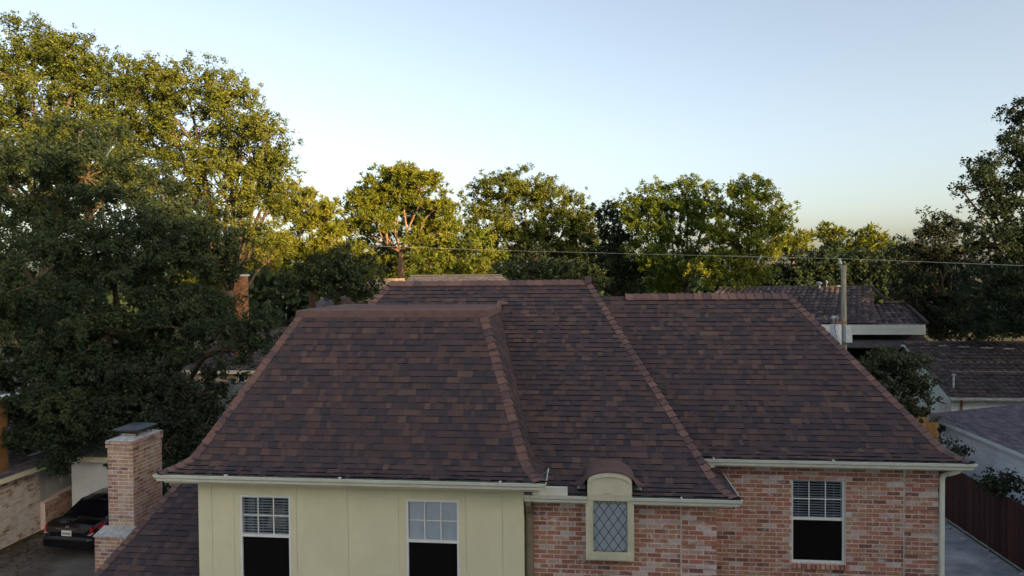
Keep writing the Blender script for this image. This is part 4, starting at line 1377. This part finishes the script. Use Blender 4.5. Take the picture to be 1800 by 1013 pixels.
# ---------------------------------------------------------------- black sedan seen from behind
def sedan(loc, rz):
    root = empty('parked_car', loc)
    root.rotation_euler = (0, 0, rz)
    tag(root, 'black sedan parked on the driveway, seen from behind beside the chimney', 'car')
    # stations along +Y (rear to front): y, half width, sill z, belt z, roof z, roof half width
    L = [(0.00, 0.62, 0.45, 0.80, 0.80, 0.60), (0.05, 0.80, 0.30, 0.93, 0.93, 0.72), (0.16, 0.87, 0.25, 1.01, 1.015, 0.74), (0.45, 0.905, 0.22, 1.045, 1.06, 0.74), (0.62, 0.915, 0.22, 1.035, 1.075, 0.70),
         (1.25, 0.92, 0.20, 1.00, 1.39, 0.60), (1.65, 0.92, 0.20, 0.985, 1.46, 0.61), (2.2, 0.92, 0.20, 0.97, 1.475, 0.62), (2.75, 0.92, 0.20, 0.955, 1.40, 0.60), (3.55, 0.915, 0.20, 0.93, 0.985, 0.72),
         (4.2, 0.89, 0.21, 0.86, 0.90, 0.70), (4.65, 0.80, 0.25, 0.72, 0.75, 0.62), (4.82, 0.60, 0.35, 0.58, 0.60, 0.5)]
    b = MB(); rings = []
    for (y, w, s0, bz, rz_, rw_) in L:
        half = [(0, s0), (w * 0.86, s0), (w * 0.97, s0 + 0.12), (w, (s0 + bz) / 2 + 0.05), (w * 0.985, bz - 0.1), (w * 0.945, bz), (rw_ + (w * 0.93 - rw_) * 0.45, bz + (rz_ - bz) * 0.55), (rw_, rz_ - 0.02 * (rz_ > bz + 0.1)), (rw_ * 0.55, rz_ + 0.012), (0, rz_ + 0.02)]
        ring = [Vector((x, y, z)) for x, z in half] + [Vector((-x, y, z)) for x, z in reversed(half[1:-1])]
        rings.append(ring)
    n = len(rings[0])
    for i in range(len(rings) - 1):
        for k in range(n):
            k2 = (k + 1) % n
            f4 = [rings[i][k], rings[i + 1][k], rings[i + 1][k2], rings[i][k2]]
            glass = (5 <= i <= 7 and k in (5, 6, n - 7, n - 6)) or False
            b.face(f4, mi=0)
    b.face(rings[0]); b.face(rings[-1][::-1])
    body = b.build('body', M['car'], root, smooth=True)
    b = MB()          # rear window
    b.face([(-0.66, 0.655, 1.095), (0.66, 0.655, 1.095), (0.57, 1.22, 1.385), (-0.57, 1.22, 1.385)]); b.build('rear_window', M['carglass'], root)
    for s_ in (-1, 1):
        b = MB(); b.face([(s_ * 0.885, 0.95, 1.05), (s_ * 0.885, 3.2, 1.0), (s_ * 0.66, 2.72, 1.38), (s_ * 0.665, 1.35, 1.40)]); b.build('side_window', M['carglass'], root)
        b = MB()      # tail lamp wrapping the corner
        b.mesh([(s_ * 0.38, 0.115, 0.90), (s_ * 0.42, 0.07, 0.80), (s_ * 0.80, 0.025, 0.78), (s_ * 0.83, 0.06, 0.96), (s_ * 0.93, 0.42, 0.90), (s_ * 0.93, 0.52, 1.0), (s_ * 0.64, 0.10, 0.955)],
               [(0, 1, 2, 6), (6, 2, 3), (2, 4, 5, 3)])
        b.build('tail_lamp', M['red'], root)
        b = MB(); b.mesh([(s_ * 0.56, 0.03, 0.765), (s_ * 0.81, 0.012, 0.745), (s_ * 0.86, 0.10, 0.80), (s_ * 0.60, 0.03, 0.80)], [(0, 1, 2, 3)]); b.build('reverse_lamp', M['clear'], root)
    b = MB(); b.box(-0.36, 0.36, 0.015, 0.07, 0.885, 0.91); b.build('trim_bar', M['chrome'], root)
    b = MB(); b.box(-0.17, 0.17, -0.015, 0.03, 0.70, 0.86); pl_ = b.build('licence_plate', M['plate'], root)
    for k in range(7):
        b = MB(); b.box(-0.135 + k * 0.04, -0.108 + k * 0.04, -0.018, -0.0155, 0.745, 0.80); b.build('character', M['ink'], pl_)
    b = MB()
    b.tube([(-0.05, 0.03, 0.925), (-0.035, 0.035, 1.0)], [0.009, 0.009], 5); b.tube([(0.035, 0.03, 0.925), (0.05, 0.035, 1.0)], [0.009, 0.009], 5); b.tube([(-0.042, 0.032, 0.955), (0.042, 0.032, 0.97)], [0.009, 0.009], 5)
    b.build('emblem', M['chrome'], root)
    b = MB(); b.box(-0.84, 0.84, -0.05, 0.25, 0.32, 0.68); 
    o = b.build('bumper', M['car'], root)
    md = o.modifiers.new('bevel', 'BEVEL'); md.width = 0.09; md.segments = 3
    for s_ in (-1, 1):
        for y in (0.98, 3.75):
            b = MB(); b.tube([(s_ * 0.72, y, 0.33), (s_ * 0.90, y, 0.33), (s_ * 0.925, y, 0.33)], [0.33, 0.33, 0.29], 20)
            wh = b.build('wheel', M['tyre'], root)
            b = MB(); b.tube([(s_ * 0.90, y, 0.33), (s_ * 0.935, y, 0.33)], [0.21, 0.2], 16); b.build('rim', M['galv'], wh)
        b = MB(); b.box(s_ * 0.98 - 0.09, s_ * 0.98 + 0.09, 3.0, 3.12, 0.98, 1.12); o = b.build('side_mirror', M['car'], root)
    return root


cpos = cp(118, 983, 20.85)
sedan((cpos.x, cpos.y, 0.02), math.radians(-4))

# ---------------------------------------------------------------- houses glimpsed behind the trees
def simple_house(name, label, x0, x1, y0, y1, ez, rz, roofm, wallm, hip=1.5, win=()):
    root = empty(name, ((x0 + x1) / 2, (y0 + y1) / 2, 0)); tag(root, label, 'house')
    p_ = pbuild(root)
    b = MB(); b.box(x0 + 0.4, x1 - 0.4, y0 + 0.4, y1 - 0.4, 0, ez - 0.03); w = p_(b, 'wall', wallm)
    ym = (y0 + y1) / 2
    r_ = random.Random(int(x0 * 10))
    b = shingle_slope((x0, y0, ez), (x1, y0, ez), (x1 - hip, ym, rz), (x0 + hip, ym, rz), 22, 0.35, r_); p_(b, 'roof', roofm)
    b = MB(); b.face([(x1, y1, ez), (x0, y1, ez), (x0 + hip, ym, rz), (x1 - hip, ym, rz)]); b.face([(x0, y1, ez), (x0, y0, ez), (x0 + hip, ym, rz)]); b.face([(x1, y0, ez), (x1, y1, ez), (x1 - hip, ym, rz)]); p_(b, 'roof', roofm)
    b = MB(); b.tube([(x0 + hip, ym, rz + 0.02), (x1 - hip, ym, rz + 0.02)], [0.07, 0.07], 6); p_(b, 'ridge_cap', roofm)
    b = MB(); b.box(x0 + 0.02, x1 - 0.02, y0 - 0.02, y0 + 0.03, ez - 0.18, ez - 0.012); p_(b, 'fascia', M['cream'])
    for (wx0, wx1, wz0, wz1) in win:
        b = MB(); b.box(wx0, wx1, y0 + 0.36, y0 + 0.43, wz0, wz1); wo = p_(b, 'window', M['white'])
        b = MB(); b.box(wx0 + 0.06, wx1 - 0.06, y0 + 0.35, y0 + 0.359, wz0 + 0.06, wz1 - 0.06); p_(b, 'pane', M['carglass'], wo)
    return root


# tan roof whose ridge shows over the main ridge
a, c = cp(722, 486, 36), cp(884, 487, 36)
simple_house('house', 'house with a tan sunlit roof peeking over the main ridge', a.x - 3.0, c.x + 3.0, a.y - 5, a.y + 5, 5.2, a.z, M['tan_shingle'], M['tan_wall'], 3.0)
a, c = cp(652, 492, 48), cp(712, 492, 48)
simple_house('house', 'small tan roofed house left of the tall pine trunk', a.x - 2, c.x + 2, a.y - 4, a.y + 4, 6.2, a.z, M['tan_shingle'], M['tan_wall'], 2.0)
# grey green roof and pale house left of the steep roof
a, c = cp(350, 690, 27), cp(470, 648, 30)
simple_house('house', 'low house with a grey green shingle roof left of the steep roof', a.x - 3, c.x + 1.5, a.y - 4.0, a.y + 5, 2.5, cp(400, 668, 29).z + 0.1, M['green_shingle'], M['white_wall'], 0.3)
a, c = cp(330, 640, 36), cp(560, 600, 36)
simple_house('house', 'tan house with a brown roof half hidden behind the dark oak', a.x, c.x - 1.0, a.y - 2, a.y + 8, cp(440, 640, 36).z, cp(440, 575, 40).z, M['tile'], M['tan_wall'], 1.0,
             win=((cp(452, 640, 36).x, cp(465, 640, 36).x, 3.2, 4.1),))
a, c = cp(545, 535, 50), cp(640, 535, 50)
simple_house('house', 'pale blue grey house seen between the trees above the flat roof', a.x - 1, c.x + 2, a.y, a.y + 8, 5.6, 7.6, M['grey_shingle'], M['white_wall'], 1.5)
# chimney of those houses; its orange stands in for sunlight on brick
for (px, py0, py1, d, lb) in ((424, 486, 560, 33, 'brick chimney coloured sunlit orange behind the oaks at upper left'),):
    p, q = cp(px, py0, d), cp(px, py1, d)
    o = empty('chimney', (p.x, p.y, q.z)); tag(o, lb, 'chimney'); pbb = pbuild(o)
    b = MB(); b.box(p.x - 0.2, p.x + 0.2, p.y - 0.3, p.y + 0.3, q.z - 2, p.z); pbb(b, 'stack', M['rust_and_sun_orange'])
    b = MB(); b.box(p.x - 0.24, p.x + 0.24, p.y - 0.34, p.y + 0.36, p.z, p.z + 0.1); pbb(b, 'crown', M['cap_concrete'])


# ---------------------------------------------------------------- trees
def leaf_mesh(name, pos, nor, size, tint, mt, parent, elong=1.0, axis=None, rng=None):
    n = len(pos)
    r = rng.normal(size=(n, 3))
    if axis is None:
        a = np.cross(nor, r); a /= np.linalg.norm(a, axis=1, keepdims=True) + 1e-9
        bb = np.cross(nor, a)
    else:
        a = axis / (np.linalg.norm(axis, axis=1, keepdims=True) + 1e-9)
        bb = np.cross(a, r); bb /= np.linalg.norm(bb, axis=1, keepdims=True) + 1e-9
    s_ = size[:, None]
    v = np.empty((n, 4, 3), dtype=np.float32)
    fold = nor * (s_ * 0.12)
    v[:, 0] = pos - a * s_ * elong * 0.5
    v[:, 1] = pos + bb * s_ * 0.5 / elong ** 0.5 + fold
    v[:, 2] = pos + a * s_ * elong * 0.5
    v[:, 3] = pos - bb * s_ * 0.5 / elong ** 0.5 + fold
    me = bpy.data.meshes.new(name)
    me.vertices.add(n * 4); me.vertices.foreach_set('co', v.reshape(-1))
    me.loops.add(n * 4); me.loops.foreach_set('vertex_index', np.arange(n * 4, dtype=np.int32))
    me.polygons.add(n); me.polygons.foreach_set('loop_start', np.arange(0, n * 4, 4, dtype=np.int32))
    try: me.polygons.foreach_set('loop_total', np.full(n, 4, dtype=np.int32))
    except Exception: pass
    at = me.attributes.new('tint', 'FLOAT', 'FACE'); at.data.foreach_set('value', tint.astype(np.float32))
    me.materials.append(mt)
    me.update(calc_edges=True)
    o = bpy.data.objects.new(name, me); COL.objects.link(o); o.parent = parent
    return o


def PB(lst, d):
    """crown lobes given as photo pixel centre and pixel radius, with a depth offset"""
    out = []
    for q in lst:
        dd = d + (q[3] if len(q) > 3 else 0)
        c = cp(q[0], q[1], dd); r = q[2] * dd / F
        out.append((c, r))
    return out


TRI = [0]


def tree(name, label, cat, base, lobes, seed, leaf=0.14, clump=0.55, cover=2.6, mt='leaf_oak', bark='bark', tr=0.3, kind='leaf', group=None, twigs=9, squash=0.85, tshift=0.0, core=0.55):
    rng = np.random.default_rng(seed); rp = random.Random(seed)
    base = Vector(base)
    root = empty(name, base); tag(root, label, cat, group)
    inv = Vector(base)
    P, Nn, Sz, Tn, Ax = [], [], [], [], []
    wood = MB()
    tot = sum(r * r for c, r in lobes)
    cen = sum((c * (r * r) for c, r in lobes), Vector()) / tot
    zmin = min(c.z - r * 0.5 for c, r in lobes)
    fork = Vector((base.x * 0.55 + cen.x * 0.45, base.y * 0.55 + cen.y * 0.45, max(base.z + 1.2, min(zmin, cen.z - 0.5))))
    mid = base.lerp(fork, 0.5) + Vector((rp.uniform(-.3, .3), rp.uniform(-.3, .3), 0))
    wood.tube([base - Vector((0, 0, 0.2)), base + Vector((0, 0, 0.3)), mid, fork], [tr * 1.35, tr * 1.05, tr * 0.9, tr * 0.78], 10)
    for c, r in lobes:
        hub = c - Vector((0, 0, r * 0.25))
        m1 = fork.lerp(hub, 0.35) + Vector((rp.uniform(-.4, .4), rp.uniform(-.4, .4), -0.08 * (hub - fork).length))
        m2 = fork.lerp(hub, 0.7) + Vector((rp.uniform(-.3, .3), rp.uniform(-.3, .3), 0.04 * (hub - fork).length))
        lr = tr * (0.22 + 0.40 * math.sqrt(r * r / tot))
        wood.tube([fork, m1, m2, hub], [lr, lr * 0.8, lr * 0.62, lr * 0.45], 7)
        nl = int(1.3 * cover * math.pi * r * r / (leaf * leaf * 0.5))
        ncl = max(8, int(3.3 * (r / clump) ** 2))
        d = rng.normal(size=(ncl, 3)); d /= np.linalg.norm(d, axis=1, keepdims=True)
        rad = r * (core + (1.0 - core) * rng.random(ncl) ** 0.6) * (0.88 + 0.28 * rng.random(ncl))
        cc = np.array(c) + d * rad[:, None] * np.array([1, 1, squash])
        for k in range(min(twigs, ncl)):
            e = Vector(cc[k]); mm = hub.lerp(e, 0.5) + Vector((rp.uniform(-.2, .2), rp.uniform(-.2, .2), rp.uniform(-.1, .3))) * r * 0.4
            wood.tube([hub, mm, e], [lr * 0.38, lr * 0.22, 0.012], 5, cap=False)
        idx = rng.integers(0, ncl, nl)
        ctint = rng.normal(0, 0.16, ncl)
        csz = clump * (0.7 + 0.6 * rng.random(ncl))
        # sprigs inside each clump
        nsp = 7
        so = rng.normal(size=(ncl, nsp, 3)) * np.array([0.60, 0.60, 0.34])
        sp = so[idx, rng.integers(0, nsp, nl)] * csz[idx][:, None]
        jit = rng.normal(size=(nl, 3)) * (clump * 0.17)
        pos = cc[idx] + sp + jit
        out = pos - np.array(c); out /= np.linalg.norm(out, axis=1, keepdims=True) + 1e-6
        if kind == 'needle':
            ax = jit / (np.linalg.norm(jit, axis=1, keepdims=True) + 1e-6) + np.array([0, 0, 0.5])
            Ax.append(ax); 
        nn = rng.normal(size=(nl, 3)) * 0.75 + out * 0.55 + np.array([0, 0, 0.55]); nn /= np.linalg.norm(nn, axis=1, keepdims=True)
        P.append(pos); Nn.append(nn)
        Sz.append(leaf * (0.65 + 0.7 * rng.random(nl))); Tn.append(np.clip(0.5 + tshift + ctint[idx] + rng.normal(0, 0.17, nl), 0, 1))
    P = np.concatenate(P) - np.array(inv); Nn = np.concatenate(Nn); Sz = np.concatenate(Sz); Tn = np.concatenate(Tn)
    TRI[0] += len(P) * 2
    leaf_mesh('crown', P, Nn, Sz, Tn, M[mt], root, elong=(2.6 if kind == 'needle' else 1.35), axis=(np.concatenate(Ax) if Ax else None), rng=rng)
    wood.v = [(x - inv.x, y - inv.y, z - inv.z) for x, y, z in wood.v]
    wood.build('trunk', M[bark], root, smooth=True)
    return root


def gp(px, d):
    c = cp(px, 500, d); return (c.x, c.y, 0)


# big oaks at the left
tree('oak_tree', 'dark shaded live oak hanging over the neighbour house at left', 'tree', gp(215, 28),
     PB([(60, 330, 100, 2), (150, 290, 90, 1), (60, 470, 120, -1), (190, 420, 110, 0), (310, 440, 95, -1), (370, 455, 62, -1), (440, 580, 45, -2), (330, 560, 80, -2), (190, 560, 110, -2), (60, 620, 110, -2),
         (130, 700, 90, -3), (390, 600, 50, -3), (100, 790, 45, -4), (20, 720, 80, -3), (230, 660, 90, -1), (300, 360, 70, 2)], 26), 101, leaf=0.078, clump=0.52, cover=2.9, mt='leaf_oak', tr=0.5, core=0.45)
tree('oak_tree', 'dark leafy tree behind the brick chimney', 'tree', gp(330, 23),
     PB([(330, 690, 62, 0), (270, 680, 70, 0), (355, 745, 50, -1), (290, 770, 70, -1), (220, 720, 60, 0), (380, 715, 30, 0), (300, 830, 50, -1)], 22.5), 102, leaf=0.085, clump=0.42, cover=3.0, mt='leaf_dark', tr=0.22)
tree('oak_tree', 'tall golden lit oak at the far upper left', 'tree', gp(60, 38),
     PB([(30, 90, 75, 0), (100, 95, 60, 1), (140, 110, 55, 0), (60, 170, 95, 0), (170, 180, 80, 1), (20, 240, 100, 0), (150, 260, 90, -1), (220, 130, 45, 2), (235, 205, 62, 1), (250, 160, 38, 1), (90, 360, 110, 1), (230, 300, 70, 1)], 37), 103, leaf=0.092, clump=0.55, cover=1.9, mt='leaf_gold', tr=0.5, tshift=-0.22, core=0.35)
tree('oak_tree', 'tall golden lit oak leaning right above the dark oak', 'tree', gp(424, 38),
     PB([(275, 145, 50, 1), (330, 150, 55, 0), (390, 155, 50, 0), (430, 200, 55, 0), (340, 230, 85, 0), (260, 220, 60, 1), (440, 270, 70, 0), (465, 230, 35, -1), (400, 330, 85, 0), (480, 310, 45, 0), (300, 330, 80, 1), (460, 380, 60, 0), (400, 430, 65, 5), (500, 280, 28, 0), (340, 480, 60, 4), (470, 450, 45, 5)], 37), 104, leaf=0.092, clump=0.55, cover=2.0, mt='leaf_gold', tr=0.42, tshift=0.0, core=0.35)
# middle distance
tree('pine_tree', 'yellow lit young pine right of the big oaks', 'tree', gp(545, 48), PB([(505, 350, 36, 0), (545, 370, 40, 0), (575, 385, 34, 0), (530, 420, 45, 0), (590, 430, 36, 0), (560, 470, 45, 0), (500, 440, 40, 0), (620, 455, 34, 0)], 47), 105, leaf=0.13, clump=0.6, cover=2.6, mt='needle', bark='pinebark', tr=0.28, kind='needle', tshift=0.12)
tree('oak_tree', 'dark round oak below the yellow pine', 'tree', gp(590, 44), PB([(560, 485, 36, 0), (600, 490, 45, 0), (640, 500, 36, 0), (620, 460, 40, 1), (520, 500, 30, 0)], 43), 106, leaf=0.13, clump=0.6, cover=2.6, mt='leaf_oak', tr=0.3)
tree('pine_tree', 'tall forked pine with a bare orange trunk', 'tree', gp(706, 60),
     PB([(710, 310, 36, 0), (680, 325, 36, 0), (745, 325, 34, 0), (655, 345, 34, 0), (700, 345, 40, 1), (765, 360, 30, 0), (632, 365, 30, 0), (660, 385, 32, -1), (770, 400, 38, 2), (740, 380, 36, 3), (620, 395, 26, 1), (730, 430, 26, -1)], 60), 107,
     leaf=0.14, clump=0.62, cover=3.0, mt='needle', bark='pinebark', tr=0.36, kind='needle', tshift=0.0, squash=0.7)
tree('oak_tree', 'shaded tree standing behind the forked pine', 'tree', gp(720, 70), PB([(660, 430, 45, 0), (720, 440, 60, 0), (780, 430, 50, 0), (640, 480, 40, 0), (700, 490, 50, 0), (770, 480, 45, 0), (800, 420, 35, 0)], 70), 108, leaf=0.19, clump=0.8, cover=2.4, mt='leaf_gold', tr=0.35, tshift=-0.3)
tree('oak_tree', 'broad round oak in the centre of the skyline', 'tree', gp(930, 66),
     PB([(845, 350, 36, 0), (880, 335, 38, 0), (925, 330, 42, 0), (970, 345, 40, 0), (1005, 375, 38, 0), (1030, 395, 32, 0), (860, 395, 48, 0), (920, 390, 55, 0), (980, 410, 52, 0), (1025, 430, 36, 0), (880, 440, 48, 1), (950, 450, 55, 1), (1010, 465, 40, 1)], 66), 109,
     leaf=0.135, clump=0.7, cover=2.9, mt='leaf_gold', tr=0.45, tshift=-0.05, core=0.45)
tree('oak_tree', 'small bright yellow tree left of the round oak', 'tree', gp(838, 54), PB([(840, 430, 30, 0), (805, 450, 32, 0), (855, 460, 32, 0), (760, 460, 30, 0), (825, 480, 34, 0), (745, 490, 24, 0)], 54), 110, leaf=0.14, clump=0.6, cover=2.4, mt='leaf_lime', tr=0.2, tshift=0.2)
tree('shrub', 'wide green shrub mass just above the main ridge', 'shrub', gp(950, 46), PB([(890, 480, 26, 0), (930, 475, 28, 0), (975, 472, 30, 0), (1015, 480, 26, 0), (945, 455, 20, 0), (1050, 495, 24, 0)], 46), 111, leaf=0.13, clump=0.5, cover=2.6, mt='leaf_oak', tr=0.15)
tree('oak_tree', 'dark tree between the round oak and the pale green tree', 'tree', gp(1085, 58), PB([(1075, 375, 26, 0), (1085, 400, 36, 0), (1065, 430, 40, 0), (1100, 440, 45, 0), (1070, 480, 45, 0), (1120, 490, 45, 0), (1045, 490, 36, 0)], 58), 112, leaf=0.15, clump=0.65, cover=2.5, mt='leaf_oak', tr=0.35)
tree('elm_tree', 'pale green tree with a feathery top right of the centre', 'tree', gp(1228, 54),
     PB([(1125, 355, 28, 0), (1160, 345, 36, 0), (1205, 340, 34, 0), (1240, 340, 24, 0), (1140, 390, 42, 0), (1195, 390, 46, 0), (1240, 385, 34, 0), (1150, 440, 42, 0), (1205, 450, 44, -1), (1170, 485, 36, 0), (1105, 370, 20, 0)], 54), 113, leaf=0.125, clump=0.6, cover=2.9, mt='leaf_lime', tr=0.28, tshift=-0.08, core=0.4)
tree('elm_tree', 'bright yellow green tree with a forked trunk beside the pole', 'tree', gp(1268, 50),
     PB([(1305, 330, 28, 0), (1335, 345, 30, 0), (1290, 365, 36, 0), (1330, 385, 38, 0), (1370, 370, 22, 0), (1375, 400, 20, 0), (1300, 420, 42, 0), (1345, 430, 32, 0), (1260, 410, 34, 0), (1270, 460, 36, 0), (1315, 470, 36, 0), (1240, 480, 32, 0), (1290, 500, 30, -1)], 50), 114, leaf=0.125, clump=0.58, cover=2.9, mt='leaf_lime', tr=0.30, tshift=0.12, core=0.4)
tree('pine_tree', 'green pine just right of the bright yellow green tree', 'tree', gp(1395, 75), PB([(1390, 415, 22, 0), (1405, 430, 24, 0), (1380, 440, 26, 0)], 75), 115, leaf=0.25, clump=0.7, cover=2.4, mt='needle', bark='pinebark', tr=0.25, kind='needle')
tree('pine_tree', 'flat topped far pine, left of the two on the horizon', 'tree', gp(1460, 95), PB([(1460, 402, 17, 0), (1444, 412, 12, 0), (1476, 410, 12, 0), (1462, 425, 14, 0)], 95), 116, leaf=0.28, clump=0.7, cover=2.4, mt='needle', bark='pinebark', tr=0.25, kind='needle', squash=0.7)
tree('pine_tree', 'flat topped far pine, right of the two on the horizon', 'tree', gp(1525, 90), PB([(1525, 412, 20, 0), (1505, 425, 17, 0), (1545, 425, 18, 0), (1520, 440, 24, 0), (1560, 440, 18, 0)], 90), 117, leaf=0.28, clump=0.7, cover=2.4, mt='needle', bark='pinebark', tr=0.25, kind='needle', tshift=-0.1, squash=0.75)
for k, (px, py, r, lb) in enumerate(((1395, 475, 38, 'shaded tree left of the pole above the tiled roof'), (1450, 462, 34, 'shaded tree directly left of the pole top'), (1515, 470, 42, 'shaded tree directly right of the pole top'), (1580, 465, 45, 'shaded tree over the right end of the tiled roof'))):
    tree('oak_tree', lb, 'tree', gp(px, 66), PB([(px, py - 8, r * 0.8, 0), (px - 22, py + 8, r * 0.7, 0), (px + 22, py + 8, r * 0.7, 0), (px, py + 26, r * 0.9, 0)], 64), 120 + k, leaf=0.22, clump=0.7, cover=2.6, mt='leaf_oak', tr=0.3, tshift=-0.15)
# right edge
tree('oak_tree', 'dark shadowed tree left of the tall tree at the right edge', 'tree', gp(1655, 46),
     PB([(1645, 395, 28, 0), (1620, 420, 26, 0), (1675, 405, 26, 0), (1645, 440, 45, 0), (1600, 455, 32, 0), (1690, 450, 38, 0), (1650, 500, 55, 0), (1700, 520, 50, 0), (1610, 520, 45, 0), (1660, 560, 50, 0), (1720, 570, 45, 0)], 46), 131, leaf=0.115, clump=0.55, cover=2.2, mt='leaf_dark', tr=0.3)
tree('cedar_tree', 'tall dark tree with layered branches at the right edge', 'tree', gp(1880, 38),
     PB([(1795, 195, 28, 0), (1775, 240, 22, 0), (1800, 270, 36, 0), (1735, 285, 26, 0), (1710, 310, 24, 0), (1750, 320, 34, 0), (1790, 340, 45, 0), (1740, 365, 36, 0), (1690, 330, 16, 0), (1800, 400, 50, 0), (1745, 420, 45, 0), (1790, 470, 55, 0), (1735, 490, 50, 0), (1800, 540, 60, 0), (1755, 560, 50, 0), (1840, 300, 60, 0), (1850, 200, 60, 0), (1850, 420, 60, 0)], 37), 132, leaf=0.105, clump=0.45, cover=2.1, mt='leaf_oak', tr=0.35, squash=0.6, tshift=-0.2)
tree('small_tree', 'small glossy leaved tree behind the right hip of the roof', 'tree', gp(1575, 27.5), PB([(1560, 632, 30, 0), (1590, 645, 34, 0), (1545, 650, 32, 0), (1575, 680, 48, 0), (1605, 690, 30, 0), (1535, 670, 26, 0), (1590, 725, 32, 0), (1555, 720, 36, 0)], 27.5), 133, leaf=0.10, clump=0.34, cover=2.6, mt='leaf_bush', tr=0.12)
# plants against the white garage wall
for k, (lst, lb, sd) in enumerate((([(1757, 848, 20, 0), (1775, 850, 17, 0), (1738, 845, 15, 0), (1765, 865, 20, 0)], 'leafy shrub against the white garage wall above the dark fence', 141),
                                   ([(1672, 785, 14, 0), (1690, 795, 12, 0)], 'small plant at the far end of the white garage wall', 142))):
    d_ = 20.8 if k == 0 else 24.5
    tree('shrub', lb, 'shrub', gp(lst[0][0], d_), PB(lst, d_), sd, leaf=0.085, clump=0.28, cover=2.0, mt='leaf_dark', tr=0.03, twigs=12)

# far woodland that closes the horizon
rng = np.random.default_rng(77)
n = 60000
ang = rng.uniform(math.radians(-60), math.radians(48), n)
dist = rng.uniform(115, 150, n)
hmax = 9.5 + 2.2 * np.sin(ang * 23) + 1.3 * np.sin(ang * 57 + 1)
pos = np.stack([np.sin(ang) * dist, np.cos(ang) * dist, hmax * rng.random(n) ** 0.7], axis=1)
nn = rng.normal(size=(n, 3)) + np.array([0, -0.6, 0.5]); nn /= np.linalg.norm(nn, axis=1, keepdims=True)
o = leaf_mesh('far_woodland', pos, nn, rng.uniform(0.7, 1.5, n), np.clip(rng.normal(0.4, 0.2, n), 0, 1), M['leaf_oak'], None, rng=rng)
tag(o, 'distant woodland along the horizon', 'woodland', kind='stuff')

# fallen leaves along the left wall
n = 2600
xx = -18.3 + np.abs(rng.normal(0, 1.0, n)); yy = rng.uniform(13, 30, n)
pos = np.stack([xx, yy, np.full(n, 0.034) + 0.01 * rng.random(n)], axis=1)
nn = rng.normal(size=(n, 3)) * 0.25 + np.array([0, 0, 1.0]); nn /= np.linalg.norm(nn, axis=1, keepdims=True)
M['litter'] = mat_leaf('dead_leaf', (0.07, 0.045, 0.025), (0.13, 0.085, 0.045), (0.20, 0.13, 0.07), 0.1)
o = leaf_mesh('fallen_leaves', pos, nn, rng.uniform(0.05, 0.11, n), np.clip(rng.normal(0.5, 0.25, n), 0, 1), M['litter'], None, rng=rng)
tag(o, 'brown fallen leaves on the driveway along the whitewashed wall', 'leaves', kind='stuff')

# street trees behind the photographer, whose shade lies over the house
rp = random.Random(55)
ORD = ('first', 'second', 'third', 'fourth', 'fifth', 'sixth', 'seventh', 'eighth', 'ninth', 'tenth', 'eleventh', 'twelfth', 'thirteenth', 'fourteenth')
for k in range(14):
    t_ = -32 + k * 6.3
    D = 39 + (8 if k % 2 else -4) + rp.uniform(-1, 1)
    c = Vector((0, 15, 0)) + Vector((S.x, S.y, 0)).normalized() * D + Vector((-S.y, S.x, 0)).normalized() * t_
    h = 19.5 + rp.uniform(-1.0, 1.5) if t_ < 26 else 15.2 + rp.uniform(-1.0, 1.0)
    lobes = []
    for q in range(28):
        lobes.append((Vector((c.x + rp.uniform(-4.6, 4.6), c.y + rp.uniform(-4.6, 4.6), 2.2 + (h - 4.6) * (q + rp.random()) / 28)), rp.uniform(2.2, 3.0)))
    tree('street_tree', '%s of the street oaks behind the viewpoint' % ORD[k], 'tree', (c.x, c.y, 0), lobes, 200 + k, leaf=0.8, clump=1.3, cover=4.2, core=0.2, mt='leaf_oak', tr=0.35, group='street trees behind the viewpoint', twigs=2)
print('leaf triangles', TRI[0])
